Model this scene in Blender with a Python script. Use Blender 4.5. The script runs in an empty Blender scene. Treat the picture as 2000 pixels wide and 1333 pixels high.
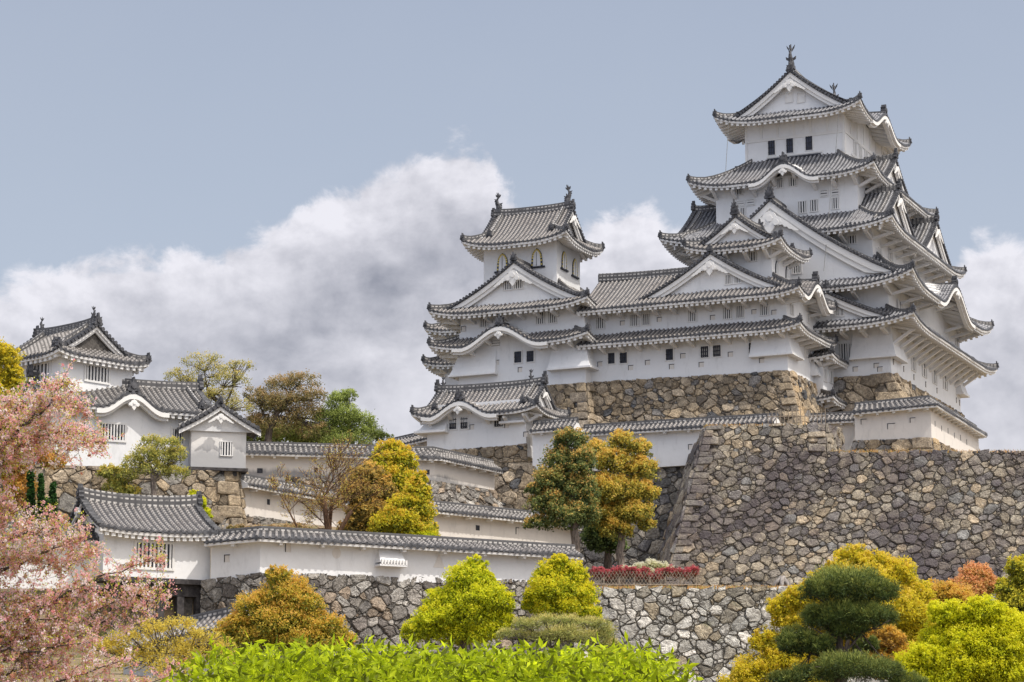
import bpy, math, random
import numpy as np
from mathutils import Vector
C = bpy.context.scene.collection
R = math.radians
# ---------------------------------------------------------------- camera, sky, sun, exposure
FPX, PITCH = 4722.0, 0.190
cam_d = bpy.data.cameras.new('camera'); cam = bpy.data.objects.new('camera', cam_d); C.objects.link(cam)
cam_d.sensor_width = 36; cam_d.lens = FPX * 36 / 2000; cam_d.clip_start = 0.5; cam_d.clip_end = 5000
cam.location = (0, 0, 0); cam.rotation_euler = (math.pi / 2 + PITCH, 0, 0)
bpy.context.scene.camera = cam

def ray(px, py):
    x = (px - 1000) / FPX; u = (666.5 - py) / FPX; c, s = math.cos(PITCH), math.sin(PITCH)
    return (x, c - u * s, s + u * c)
def at(px, py, Y):
    r = ray(px, py); t = Y / r[1]
    return (r[0] * t, Y, r[2] * t)

SUN_EL, SUN_BETA = 57.0, 13.0
KROT = 24.5
_b = R(SUN_BETA + KROT)          # sun stands off the right faces of the castle, a little to the front
sun_dir = Vector((math.cos(_b) * math.cos(R(SUN_EL)), -math.sin(_b) * math.cos(R(SUN_EL)), math.sin(R(SUN_EL))))
sd = bpy.data.lights.new('sun', 'SUN'); so = bpy.data.objects.new('sun', sd); C.objects.link(so)
sd.energy = 2.7; sd.angle = R(0.7); sd.color = (1.0, 0.94, 0.85)
so.rotation_euler = (-sun_dir).to_track_quat('-Z', 'Y').to_euler()

sc = bpy.context.scene
sc.view_settings.view_transform = 'Standard'; sc.view_settings.look = 'None'
sc.view_settings.exposure = 0.38; sc.view_settings.gamma = 1

w = bpy.data.worlds.new('World'); sc.world = w; w.use_nodes = True
def build_world():
    nt = w.node_tree; N = nt.nodes; L = nt.links; N.clear()
    def nd(t, **k):
        n = N.new(t)
        for a, b in k.items(): setattr(n, a, b)
        return n
    def math_(op, a, b=None, c=None, clamp=False):
        n = nd('ShaderNodeMath', operation=op, use_clamp=clamp)
        for i, v in enumerate((a, b, c)):
            if v is None: continue
            if isinstance(v, (int, float)): n.inputs[i].default_value = v
            else: L.new(v, n.inputs[i])
        return n.outputs[0]
    def mix(f, a, b):
        n = nd('ShaderNodeMix', data_type='RGBA')
        for i, v in ((0, f), (6, a), (7, b)):
            if isinstance(v, (int, float)): n.inputs[i].default_value = v
            elif isinstance(v, tuple): n.inputs[i].default_value = v + (1,)
            else: L.new(v, n.inputs[i])
        return n.outputs[2]
    def curve(x, pts, lo, hi):
        mr = nd('ShaderNodeMapRange'); mr.inputs[1].default_value = lo; mr.inputs[2].default_value = hi
        L.new(x, mr.inputs[0])
        fc = nd('ShaderNodeFloatCurve'); L.new(mr.outputs[0], fc.inputs[1])
        cv = fc.mapping.curves[0]
        for i, (a, b) in enumerate(pts):
            if i < 2: cv.points[i].location = (a, b)
            else: cv.points.new(a, b)
        fc.mapping.update()
        return fc.outputs[0]
    sky = nd('ShaderNodeTexSky', sky_type='NISHITA', sun_disc=False)
    sky.sun_elevation = R(SUN_EL); sky.sun_rotation = math.atan2(sun_dir.x, sun_dir.y)
    sky.air_density = 1.0; sky.dust_density = 2.0
    tc = nd('ShaderNodeTexCoord'); sp = nd('ShaderNodeSeparateXYZ'); L.new(tc.outputs['Generated'], sp.inputs[0])
    X, Y, Z = sp.outputs
    hyp = math_('SQRT', math_('ADD', math_('MULTIPLY', X, X), math_('MULTIPLY', Y, Y)))
    az = math_('ARCTAN2', X, Y)
    el = math_('ARCTAN2', Z, hyp)
    def noise(scale, detail, rough, dist=0, off=0.0, sh=(0, 0)):
        cmb = nd('ShaderNodeCombineXYZ'); L.new(math_('ADD', az, sh[0]), cmb.inputs[0]); L.new(math_('MULTIPLY', math_('ADD', el, sh[1]), 1.25), cmb.inputs[1]); cmb.inputs[2].default_value = off
        n = nd('ShaderNodeTexNoise'); n.inputs['Scale'].default_value = scale; n.inputs['Detail'].default_value = detail
        n.inputs['Roughness'].default_value = rough; n.inputs['Distortion'].default_value = dist
        L.new(cmb.outputs[0], n.inputs['Vector'])
        return n.outputs[0]
    # skyline of the cloud bank: elevation as a function of azimuth
    edge = [(-120, 600), (0, 548), (100, 520), (200, 492), (330, 488), (420, 470), (480, 452), (545, 430), (600, 392), (660, 368), (720, 345), (780, 325), (835, 298), (900, 282),
            (945, 296), (972, 340), (1010, 380), (1060, 420), (1110, 455), (1150, 440), (1200, 402), (1250, 398), (1300, 422), (1400, 440), (1500, 455), (1620, 470), (1720, 500),
            (1840, 520), (1880, 478), (1940, 455), (2000, 470), (2120, 540)]
    pts = []
    for px, py in edge:
        r = ray(px, py); pts.append((math.atan2(r[0], r[1]), math.atan2(r[2], math.hypot(r[0], r[1]))))
    lo, hi = pts[0][0], pts[-1][0]; elo, ehi = 0.20, 0.30
    cp = [((a - lo) / (hi - lo), (e - elo) / (ehi - elo)) for a, e in pts]
    ce = math_('ADD', math_('MULTIPLY', curve(az, cp, lo, hi), ehi - elo), elo)
    n1 = noise(38, 9, .62, .3); n2 = noise(14, 6, .55, 0, 3.1); n3 = noise(6.5, 7, .55, .6, 7.7); n4 = noise(80, 6, .6, .2, 1.7)
    r1 = math_('SUBTRACT', noise(30, 9, .58, .1, 0.0, (.0, .0)), noise(30, 9, .58, .1, 0.0, (.0036, .0040))); r2 = math_('SUBTRACT', noise(10, 5, .5, .1, 4.0, (.0, .0)), noise(10, 5, .5, .1, 4.0, (.008, .011)))
    d = math_('SUBTRACT', ce, el)
    d = math_('ADD', d, math_('MULTIPLY', math_('SUBTRACT', n1, .5), .040))
    d = math_('ADD', d, math_('MULTIPLY', math_('SUBTRACT', n2, .5), .012))
    soft = math_('ADD', .0045, math_('MULTIPLY', n2, .006))
    mask = nd('ShaderNodeMapRange', interpolation_type='SMOOTHSTEP'); L.new(d, mask.inputs[0]); mask.inputs[1].default_value = -.002
    L.new(soft, mask.inputs[2]); m = mask.outputs[0]
    # brightness inside the bank falls with depth below its top, darkest band, then pale haze
    prof = curve(math_('ADD', d, math_('MULTIPLY', math_('SUBTRACT', n3, .5), .03)), [(0, .86), (.12, .9), (.28, .62), (.42, .40), (.56, .54), (.8, .80), (1, .86)], 0, .11)
    # the heavy grey belly sits under the tall tower of cloud and thins out to both sides
    bell = curve(az, [(0, .25), (.22, .35), (.36, .88), (.50, .72), (.60, .3), (1, .22)], lo, hi)
    br = math_('SUBTRACT', .74, math_('MULTIPLY', math_('SUBTRACT', .86, prof), bell))
    br = math_('ADD', br, math_('MULTIPLY', math_('SUBTRACT', n1, .5), .40))
    br = math_('ADD', br, math_('MULTIPLY', math_('SUBTRACT', n3, .5), .38))
    br = math_('ADD', br, math_('MULTIPLY', math_('SUBTRACT', n4, .5), .10))
    br = math_('ADD', br, math_('MULTIPLY', r1, math_('SUBTRACT', 1.5, math_('MULTIPLY', math_('MINIMUM', math_('MULTIPLY', d, 14), 1), 1.0)))); br = math_('ADD', br, math_('MULTIPLY', r2, 1.2))
    rim = nd('ShaderNodeMapRange', interpolation_type='SMOOTHSTEP'); L.new(d, rim.inputs[0]); rim.inputs[1].default_value = .026; rim.inputs[2].default_value = .002; br = math_('ADD', br, math_('MULTIPLY', rim.outputs[0], .16))
    cloud = mix(math_('MAXIMUM', math_('MINIMUM', br, 1), 0), (.225, .235, .29), (.86, .845, .90))
    # veiled sky above
    hz = nd('ShaderNodeMapRange'); L.new(el, hz.inputs[0]); hz.inputs[1].default_value = .18; hz.inputs[2].default_value = .36
    veil = mix(hz.outputs[0], (.475, .545, .655), (.355, .415, .54))
    veil = mix(math_('MULTIPLY', n3, .30), veil, (.54, .58, .66))
    bg_s = nd('ShaderNodeBackground'); L.new(sky.outputs[0], bg_s.inputs[0]); bg_s.inputs[1].default_value = .10
    # clouds elsewhere in the dome, brighter round the sun
    dom = noise(2.2, 8, .6, .4, 5.0)
    dm = nd('ShaderNodeMapRange', interpolation_type='SMOOTHSTEP'); L.new(dom, dm.inputs[0]); dm.inputs[1].default_value = .42; dm.inputs[2].default_value = .6
    front = nd('ShaderNodeMapRange', interpolation_type='SMOOTHSTEP'); L.new(math_('ABSOLUTE', az), front.inputs[0]); front.inputs[1].default_value = .26; front.inputs[2].default_value = .5
    upf = nd('ShaderNodeMapRange', interpolation_type='SMOOTHSTEP'); L.new(el, upf.inputs[0]); upf.inputs[1].default_value = .42; upf.inputs[2].default_value = .7
    outside = math_('MAXIMUM', front.outputs[0], upf.outputs[0])
    inview = mix(m, veil, cloud)
    dsky = mix(dm.outputs[0], (.46, .58, .82), (1.05, 1.06, 1.12))
    dt = nd('ShaderNodeVectorMath', operation='DOT_PRODUCT'); L.new(tc.outputs['Generated'], dt.inputs[0]); dt.inputs[1].default_value = tuple(sun_dir)
    gl = math_('POWER', math_('MAXIMUM', dt.outputs['Value'], 0), 5)
    dsky = mix(gl, dsky, (3.4, 3.1, 2.7))
    col = mix(outside, inview, dsky)
    bg_c = nd('ShaderNodeBackground'); L.new(col, bg_c.inputs[0]); bg_c.inputs[1].default_value = 0.81
    ms = nd('ShaderNodeMixShader'); ms.inputs[0].default_value = .92
    L.new(bg_s.outputs[0], ms.inputs[1]); L.new(bg_c.outputs[0], ms.inputs[2])
    out = nd('ShaderNodeOutputWorld'); L.new(ms.outputs[0], out.inputs[0])
build_world()

# ---------------------------------------------------------------- materials
class NT:
    def __init__(s, name):
        s.m = bpy.data.materials.new(name); s.m.use_nodes = True
        s.nt = s.m.node_tree; s.N = s.nt.nodes; s.L = s.nt.links
        s.b = s.N['Principled BSDF']; s.b.inputs['Specular IOR Level'].default_value = .25
        s.co = None
    def set(s, i, v):
        if isinstance(v, (int, float)): i.default_value = v
        elif isinstance(v, tuple): i.default_value = v + (1,) if len(v) == 3 and i.type == 'RGBA' else v
        else: s.L.new(v, i)
    def math(s, op, a, b=None, clamp=False):
        n = s.N.new('ShaderNodeMath'); n.operation = op; n.use_clamp = clamp; s.set(n.inputs[0], a)
        if b is not None: s.set(n.inputs[1], b)
        return n.outputs[0]
    def mix(s, f, a, b, bt='MIX'):
        n = s.N.new('ShaderNodeMix'); n.data_type = 'RGBA'; n.blend_type = bt
        s.set(n.inputs[0], f); s.set(n.inputs[6], a); s.set(n.inputs[7], b); return n.outputs[2]
    def geo(s):
        if s.co is None: s.co = s.N.new('ShaderNodeTexCoord').outputs['Object']
        return s.co
    def noise(s, scale, detail=5, rough=.6, vec=None, stretch=None):
        v = vec or s.geo()
        if stretch:
            mp = s.N.new('ShaderNodeMapping'); mp.inputs['Scale'].default_value = stretch; s.L.new(v, mp.inputs[0]); v = mp.outputs[0]
        n = s.N.new('ShaderNodeTexNoise'); n.inputs['Scale'].default_value = scale; n.inputs['Detail'].default_value = detail
        n.inputs['Roughness'].default_value = rough; s.L.new(v, n.inputs['Vector']); return n.outputs[0]
    def ramp(s, x, a, b):
        n = s.N.new('ShaderNodeMapRange'); n.interpolation_type = 'SMOOTHSTEP'; s.set(n.inputs[0], x); n.inputs[1].default_value = a; n.inputs[2].default_value = b
        return n.outputs[0]
    def uv(s):
        sp = s.N.new('ShaderNodeSeparateXYZ'); u = s.N.new('ShaderNodeUVMap'); u.uv_map = 'UVMap'; s.L.new(u.outputs[0], sp.inputs[0]); return sp.outputs[0], sp.outputs[1]
    def attr(s, name='Col'):
        a = s.N.new('ShaderNodeAttribute'); a.attribute_name = name; return a.outputs['Color']
    def bump(s, h, strength=.4, dist=.05):
        n = s.N.new('ShaderNodeBump'); n.inputs['Strength'].default_value = strength; n.inputs['Distance'].default_value = dist
        s.set(n.inputs['Height'], h); s.L.new(n.outputs[0], s.b.inputs['Normal'])
    def base(s, c): s.set(s.b.inputs['Base Color'], c)
    def rough(s, r): s.set(s.b.inputs['Roughness'], r)

def mat_plaster(name, base, stain=(.36, .36, .36), amt=.5, dark=None):
    t = NT(name)
    n1 = t.noise(.55, 6, .65); n2 = t.noise(1.0, 7, .72, stretch=(1.3, 1.3, .4)); n3 = t.noise(6, 5, .6)
    f = t.math('MULTIPLY', t.ramp(n2, .5, .8), amt)
    c = t.mix(f, base, stain)
    c = t.mix(t.math('MULTIPLY', t.ramp(n1, .42, .7), .30), c, tuple(x * .80 for x in base))
    c = t.mix(t.math('MULTIPLY', n3, .14), c, tuple(x * .7 for x in base))
    if dark:
        z0, z1, col = dark
        sp = t.N.new('ShaderNodeSeparateXYZ'); t.L.new(t.geo(), sp.inputs[0])
        zz = t.math('ADD', sp.outputs[2], t.math('MULTIPLY', t.math('SUBTRACT', t.noise(.8, 6, .7, stretch=(1, 1, .3)), .5), 2.2))
        g = t.math('SUBTRACT', 1.0, t.ramp(zz, z0, z1))
        c = t.mix(t.math('MULTIPLY', g, .85), c, col)
    t.base(c); t.rough(.85); t.bump(t.noise(2.5, 6, .6), .25, .06)
    return t.m
M = {}
M['plaster'] = mat_plaster('white_plaster', (.72, .72, .73))
M['plaster_old'] = mat_plaster('weathered_plaster', (.66, .62, .58), (.34, .33, .32), .6)
M['plaster_trim'] = mat_plaster('plaster_trim', (.70, .69, .68), amt=.25)
M['plaster_dirty'] = mat_plaster('stained_plaster', (.64, .60, .56), (.30, .30, .31), .6, dark=(.9, 1.9, (.10, .105, .12)))

def mat_tile(name, tile, lime, gutter, dash=.30, share=.52, fres=1.0):
    t = NT(name); u, v = t.uv()
    fu = t.math('FRACT', u); du = t.math('ABSOLUTE', t.math('SUBTRACT', fu, .5))
    roll = t.math('SUBTRACT', 1.0, t.ramp(du, .2, .27))
    idn = t.N.new('ShaderNodeTexWhiteNoise'); idn.noise_dimensions = '2D'
    cb = t.N.new('ShaderNodeCombineXYZ'); t.L.new(t.math('FLOOR', u), cb.inputs[0]); t.L.new(t.math('FLOOR', t.math('DIVIDE', v, dash)), cb.inputs[1]); t.L.new(cb.outputs[0], idn.inputs[0])
    fv = t.math('FRACT', t.math('DIVIDE', v, dash))
    joint = t.ramp(fv, share - .12, share + .08)
    nz = t.noise(.9, 6, .7)
    jf = t.math('MULTIPLY', joint, t.ramp(t.math('ADD', nz, t.math('MULTIPLY', idn.outputs[0], .35)), .42, .66))
    rollc = t.mix(jf, tile, lime)
    gutc = t.mix(t.math('MULTIPLY', t.ramp(fv, .7, .95), .35), gutter, lime)
    c = t.mix(roll, gutc, rollc)
    c = t.mix(t.math('MULTIPLY', t.ramp(t.noise(.35, 6, .7), .45, .72), .3), c, (.12, .10, .09))
    c = t.mix(t.math('MULTIPLY', idn.outputs[0], .18), c, (.05, .05, .055))
    t.base(c); t.rough(.62); t.bump(t.noise(9, 4, .6), .3, .03)
    return t.m
M['tile'] = mat_tile('grey_roof_tile', (.125, .117, .115), (.36, .335, .32), (.040, .041, .047))
M['tile_keep'] = mat_tile('blue_grey_roof_tile', (.10, .104, .118), (.37, .365, .38), (.037, .039, .046))
M['tile_old'] = mat_tile('old_roof_tile', (.115, .108, .104), (.33, .31, .295), (.035, .035, .039), .34, .5)
def mat_dark():
    t = NT('dark_tile'); c = t.mix(t.ramp(t.noise(3, 5, .7), .35, .7), (.035, .036, .042), (.11, .11, .12))
    t.base(c); t.rough(.6); return t.m
M['dark'] = mat_dark()
def mat_ridge():
    t = NT('ridge_tile'); u, v = t.uv()
    a = t.ramp(t.math('FRACT', t.math('MULTIPLY', v, 3.0)), .62, .74)
    dsh = t.ramp(t.math('FRACT', t.math('DIVIDE', u, .38)), .30, .42)
    f = t.math('MULTIPLY', t.math('MULTIPLY', a, dsh), t.ramp(t.noise(1.5, 5, .7), .3, .6))
    c = t.mix(f, t.mix(t.noise(3, 4, .6), (.035, .036, .042), (.13, .125, .125)), (.5, .48, .46))
    t.base(c); t.rough(.6); return t.m
M['ridge'] = mat_ridge()
def simple(name, a, b, sc_=4, rough=.7, metal=0):
    t = NT(name); t.base(t.mix(t.ramp(t.noise(sc_, 5, .65), .3, .7), a, b)); t.rough(rough); t.b.inputs['Metallic'].default_value = metal; return t.m
M['pane'] = simple('window_dark', (.012, .013, .018), (.03, .032, .045), 2, .35)
M['pane_blue'] = simple('window_blue', (.03, .035, .06), (.06, .07, .11), 2, .3)
M['lattice_dark'] = simple('dark_lattice', (.02, .022, .03), (.05, .05, .06), 4, .6)
M['wood'] = simple('dark_timber', (.022, .020, .022), (.075, .068, .068), 3, .75)
M['board'] = simple('old_boards', (.05, .045, .042), (.12, .11, .10), 5, .8)
M['gold'] = simple('gilt_fitting', (.55, .42, .10), (.7, .55, .16), 6, .4, .3)
M['bamboo'] = simple('bamboo', (.16, .13, .10), (.34, .28, .22), 8, .7)
M['copper'] = simple('cable', (.10, .10, .10), (.2, .2, .2), 8, .6)

# ---------------------------------------------------------------- mesh helpers
class MB:
    def __init__(s): s.v = []; s.f = []; s.m = []; s.uv = []; s.c = []
    def add(s, vs, fs, mat=0, uvs=None, cols=None):
        o = len(s.v); s.v += [tuple(p) for p in vs]; s.f += [tuple(i + o for i in f) for f in fs]; s.m += [mat] * len(fs)
        s.uv += (list(uvs) if uvs is not None else [(0, 0)] * len(vs))
        s.c += (list(cols) if cols is not None else [(1, 1, 1)] * len(vs))
    def grid(s, rows, mat=0, uvs=None, flip=False):
        nr, nc = len(rows), len(rows[0]); vs = [p for r_ in rows for p in r_]; fs = []
        for j in range(nr - 1):
            for i in range(nc - 1):
                a = j * nc + i; q = (a, a + 1, a + nc + 1, a + nc); fs.append(q[::-1] if flip else q)
        s.add(vs, fs, mat, [u for r_ in uvs for u in r_] if uvs else None)
    def hexa(s, p, mat=0):   # 8 points: bottom 4 ccw, top 4 ccw
        s.add(p, [(3, 2, 1, 0), (4, 5, 6, 7), (0, 1, 5, 4), (1, 2, 6, 5), (2, 3, 7, 6), (3, 0, 4, 7)], mat)

class Thing:
    def __init__(s, name, label, cat, loc, group=None):
        o = bpy.data.objects.new(name, None); C.objects.link(o); o.location = loc; o.empty_display_size = 1
        o['label'] = label; o['category'] = cat
        if group: o['group'] = group
        s.o = o; s.loc = tuple(loc)
    def add(s, name, mb, mats, parent=None, smooth=False, label=None, color=False):
        if not mb.v: return None
        o = link_mesh(name, mb, mats, s.loc, smooth, color); o.parent = parent or s.o
        if label: o['label'] = label
        return o
def link_mesh(name, mb, mats, loc=(0, 0, 0), smooth=False, color=False):
    me = bpy.data.meshes.new(name); V = np.array(mb.v, dtype=np.float64) - np.array(loc)
    me.from_pydata(V.tolist(), [], mb.f)
    for k in (mats if isinstance(mats, (list, tuple)) else [mats]): me.materials.append(M[k] if isinstance(k, str) else k)
    me.polygons.foreach_set('material_index', mb.m)
    lv = np.zeros(len(me.loops), dtype=np.int32); me.loops.foreach_get('vertex_index', lv)
    ul = me.uv_layers.new(name='UVMap'); ul.data.foreach_set('uv', np.array(mb.uv, dtype=np.float32)[lv].ravel())
    if color:
        ca = me.color_attributes.new('Col', 'FLOAT_COLOR', 'POINT')
        cc = np.ones((len(V), 4), dtype=np.float32); cc[:, :3] = np.array(mb.c); ca.data.foreach_set('color', cc.ravel())
    if smooth: me.polygons.foreach_set('use_smooth', [True] * len(me.polygons))
    me.update()
    o = bpy.data.objects.new(name, me); C.objects.link(o); return o
def solo(name, mb, mats, label, cat, loc, group=None, kind=None, smooth=False, color=False):
    o = link_mesh(name, mb, mats, loc, smooth, color); o.location = loc; o['label'] = label
    if cat: o['category'] = cat
    if group: o['group'] = group
    if kind: o['kind'] = kind
    return o

class SF:      # a vertical side: s along it, r inward, z up
    def __init__(s, org, ds, dn): s.g = org; s.ds = ds; s.dn = dn
    def P(s, a, r, z): return (s.g[0] + s.ds[0] * a + s.dn[0] * r, s.g[1] + s.ds[1] * a + s.dn[1] * r, z)
    def at(s, a, r): p = s.P(a, r, 0); return (p[0], p[1])
class Fr:
    def __init__(s, ox, oy, rotdeg=KROT):
        r = R(rotdeg); s.o = (ox, oy); s.a = (math.cos(r), -math.sin(r)); s.b = (math.sin(r), math.cos(r))
    def w(s, x, y, z=0): return (s.o[0] + s.a[0] * x + s.b[0] * y, s.o[1] + s.a[1] * x + s.b[1] * y, z)
    def fy(s, px, py, k):
        r = ray(px, py); ob = s.o[0] * s.b[0] + s.o[1] * s.b[1]; t = (k + ob) / (r[0] * s.b[0] + r[1] * s.b[1])
        p = (r[0] * t - s.o[0], r[1] * t - s.o[1]); return p[0] * s.a[0] + p[1] * s.a[1], r[2] * t
    def fx(s, px, py, k):
        r = ray(px, py); oa = s.o[0] * s.a[0] + s.o[1] * s.a[1]; t = (k + oa) / (r[0] * s.a[0] + r[1] * s.a[1])
        p = (r[0] * t - s.o[0], r[1] * t - s.o[1]); return p[0] * s.b[0] + p[1] * s.b[1], r[2] * t
    def side(s, n, k, off=0):    # absolute coordinates along the face
        a, b = s.a, s.b; neg = lambda v: (-v[0], -v[1])
        if n == 'F': return SF(s.w(0, k)[:2], a, b)
        if n == 'R': return SF(s.w(k, 0)[:2], b, neg(a))
        if n == 'B': return SF(s.w(0, k)[:2], neg(a), neg(b))
        if n == 'L': return SF(s.w(k, 0)[:2], neg(b), a)
    def rside(s, n, x0, x1, y0, y1):   # s runs 0..L from the side's left end seen from outside
        a, b = s.a, s.b; neg = lambda v: (-v[0], -v[1])
        if n == 'F': return SF(s.w(x0, y0)[:2], a, b), x1 - x0
        if n == 'R': return SF(s.w(x1, y0)[:2], b, neg(a)), y1 - y0
        if n == 'B': return SF(s.w(x1, y1)[:2], neg(a), neg(b)), x1 - x0
        if n == 'L': return SF(s.w(x0, y1)[:2], neg(b), a), y1 - y0

def sbox(mb, S, s0, s1, r0, r1, z0, z1, mat=0):
    mb.hexa([S.P(s0, r0, z0), S.P(s1, r0, z0), S.P(s1, r1, z0), S.P(s0, r1, z0), S.P(s0, r0, z1), S.P(s1, r0, z1), S.P(s1, r1, z1), S.P(s0, r1, z1)], mat)
def beam(mb, p, q, wd, hd, mat=0):
    p = Vector(p); q = Vector(q); d = (q - p).normalized(); s = d.cross(Vector((0, 0, 1)))
    if s.length < 1e-4: s = Vector((1, 0, 0))
    s.normalize(); u = s.cross(d); s = s * wd / 2; u = u * hd / 2
    mb.hexa([p - s - u, p + s - u, q + s - u, q - s - u, p - s + u, p + s + u, q + s + u, q - s + u], mat)
def sweep(mb, pts, sec, mat=0, caps=True):   # sec: [(side, up)], pts 3d polyline
    P = [Vector(p) for p in pts]; n = len(P); k = len(sec); vs = []; uvs = []; dist = 0
    per = [0.0]
    for i in range(1, k): per.append(per[-1] + math.dist(sec[i], sec[i - 1]))
    for i in range(n):
        d = (P[min(i + 1, n - 1)] - P[max(i - 1, 0)]); d.z *= .0; d.normalize()
        s = d.cross(Vector((0, 0, 1)))
        if i: dist += (P[i] - P[i - 1]).length
        for j, (a, b) in enumerate(sec): vs.append(P[i] + s * a + Vector((0, 0, b))); uvs.append((dist, per[j]))
    fs = [(i * k + j, i * k + (j + 1) % k, (i + 1) * k + (j + 1) % k, (i + 1) * k + j) for i in range(n - 1) for j in range(k)]
    if caps: fs += [tuple(range(k))[::-1], tuple(range((n - 1) * k, n * k))]
    mb.add(vs, fs, mat, uvs)
def ridge(mb, pts, wd=.36, h=.42, mat=0):
    a = wd / 2
    sweep(mb, pts, [(-a, -.25), (a, -.25), (a, h * .72), (a * .55, h * .8), (a * .5, h), (-a * .5, h), (-a * .55, h * .8), (-a, h * .72)], mat)
def tube(mb, pts, rads, k=6, mat=0, cols=None):
    P = [Vector(p) for p in pts]; n = len(P); vs = []; ref = Vector((.37, .81, .45))
    for i in range(n):
        d = (P[min(i + 1, n - 1)] - P[max(i - 1, 0)]).normalized(); a = d.cross(ref).normalized(); b = d.cross(a)
        for j in range(k):
            t = 2 * math.pi * j / k; vs.append(P[i] + (a * math.cos(t) + b * math.sin(t)) * rads[i])
    fs = [(i * k + j, i * k + (j + 1) % k, (i + 1) * k + (j + 1) % k, (i + 1) * k + j) for i in range(n - 1) for j in range(k)]
    fs += [tuple(range(k))[::-1], tuple(range((n - 1) * k, n * k))]
    mb.add(vs, fs, mat)
def extrude(mb, outline, S, c, z, r0, r1, mat=0):   # outline [(ds, dz)] in the plane of a side
    n = len(outline); vs = [S.P(c + x, r0, z + y) for x, y in outline] + [S.P(c + x, r1, z + y) for x, y in outline]
    fs = [tuple(range(n)), tuple(range(2 * n - 1, n - 1, -1))] + [(i, i + n, (i + 1) % n + n, (i + 1) % n) for i in range(n)]
    mb.add(vs, fs, mat)

# ---------------------------------------------------------------- roof pieces
PROF = [(0, 0), (.25, 0), (.33, .75), (.5, 1), (.67, .75), (.75, 0)]
def roof_side(mb, S, L, Z, panels, pitch=.42, rl=.13):
    """panels: [(s0, s1, rmax(s), rows)]; rolls of tile run up the slope"""
    n = max(2, round(L / pitch)); p = L / n
    for (sa, sb, rm, nr) in panels:
        cols = [sa]
        for i in range(n):
            for f, h in PROF:
                s = (i + f) * p
                if sa + 1e-4 < s < sb - 1e-4: cols.append(s)
        cols.append(sb)
        jr = random.Random(int(abs(L) * 977 + abs(S.P(0, 0, 0)[0]) * 31)); dj = [(jr.uniform(-.022, .022), jr.uniform(.82, 1.15)) for _ in range(n + 2)]
        wv = lambda s: .03 * math.sin(s * .9 + L) + .018 * math.sin(s * 2.3 + 2 * L)
        def hh(s):
            f = (s / p) % 1.0
            for (a, x), (b, y) in zip(PROF, PROF[1:] + [(1, 0)]):
                if a <= f <= b + 1e-9: return x + (y - x) * (f - a) / (b - a)
            return 0
        rows = []; uvs = []
        H = [hh(s) * dj[int(s / p)][1] + (dj[int(s / p)][0] * min(1, hh(s) * 2) + wv(s)) / rl for s in cols]; RM = [max(rm(s), .02) for s in cols]
        rows.append([S.P(s, -.02, Z(s, 0) - .07 - .13 * h) for s, h in zip(cols, H)]); uvs.append([(s / p, 0) for s in cols])
        rows.append([S.P(s, -.02, Z(s, 0) + rl * h) for s, h in zip(cols, H)]); uvs.append([(s / p, 0) for s in cols])
        mb.grid(rows, 1, uvs)
        rows = []; uvs = []
        acc = [0.0] * len(cols); prev = None
        for j in range(nr + 1):
            cur = []; uu = []
            for i, s in enumerate(cols):
                r = RM[i] * j / nr if j else -.02
                z = Z(s, max(r, 0)); cur.append((r, z))
                if prev: acc[i] += math.hypot(r - prev[i][0], z - prev[i][1])
                uu.append((s / p, acc[i]))
            rows.append([S.P(s, cur[i][0], cur[i][1] + rl * H[i]) for i, s in enumerate(cols)]); uvs.append(uu); prev = cur
        mb.grid(rows, 0, uvs)

def eave_trim(mb, S, L, Z, over, h0=True, h1=True, raft=.5, brk=0, bd=1.3, kara=(), slope=.30, thick=.30, rsize=.17):
    """white fascia, soffit, rafters and bracket arms below an eave"""
    n = max(4, round(L / .4)); ss = [L * i / n for i in range(n + 1)]
    def row(r, dz):
        out = []
        for s in ss:
            c = min(max(s, r if h0 else 0), L - r if h1 else L); out.append(S.P(c, r, Z(c, 0) + dz))
        return out
    t = -.10
    mb.grid([row(.30, t - thick), row(.07, t - thick), row(.05, t)], 0, flip=False)
    mb.grid([row(over + .05, t - thick + slope * (over - .3) + .10), row(.30, t - thick + .10), row(.30, t - thick)], 0)
    if raft:
        m = int(L / raft); 
        for i in range(m + 1):
            s = (L - m * raft) / 2 + i * raft; e = over
            if h0: e = min(e, max(s, 0))
            if h1: e = min(e, max(L - s, 0))
            if e < .5: continue
            z = Z(s, 0) + t - thick + .10; w_ = rsize * .62; a, b = s - w_, s + w_; z1 = z + slope * (e - .3)
            mb.hexa([S.P(a, .16, z - rsize - .12), S.P(b, .16, z - rsize - .12), S.P(b, e, z1 - rsize), S.P(a, e, z1 - rsize), S.P(a, .16, z + .01), S.P(b, .16, z + .01), S.P(b, e, z1 + .01), S.P(a, e, z1 + .01)], 0)
    if brk:
        m = max(1, round((L - 2 * over) / brk))
        for i in range(m + 1):
            s = over + .15 + (L - 2 * over - .3) * i / m
            z = Z(s, 0) + t - thick - rsize
            ro = max(.5, over * .35)
            beam(mb, S.P(s, over + .02, z - bd + slope * over), S.P(s, ro, z + .06), .30, .26)
            beam(mb, S.P(s, over + .02, z + slope * over - .08), S.P(s, ro - .25, z + .0), .20, .2)

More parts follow.
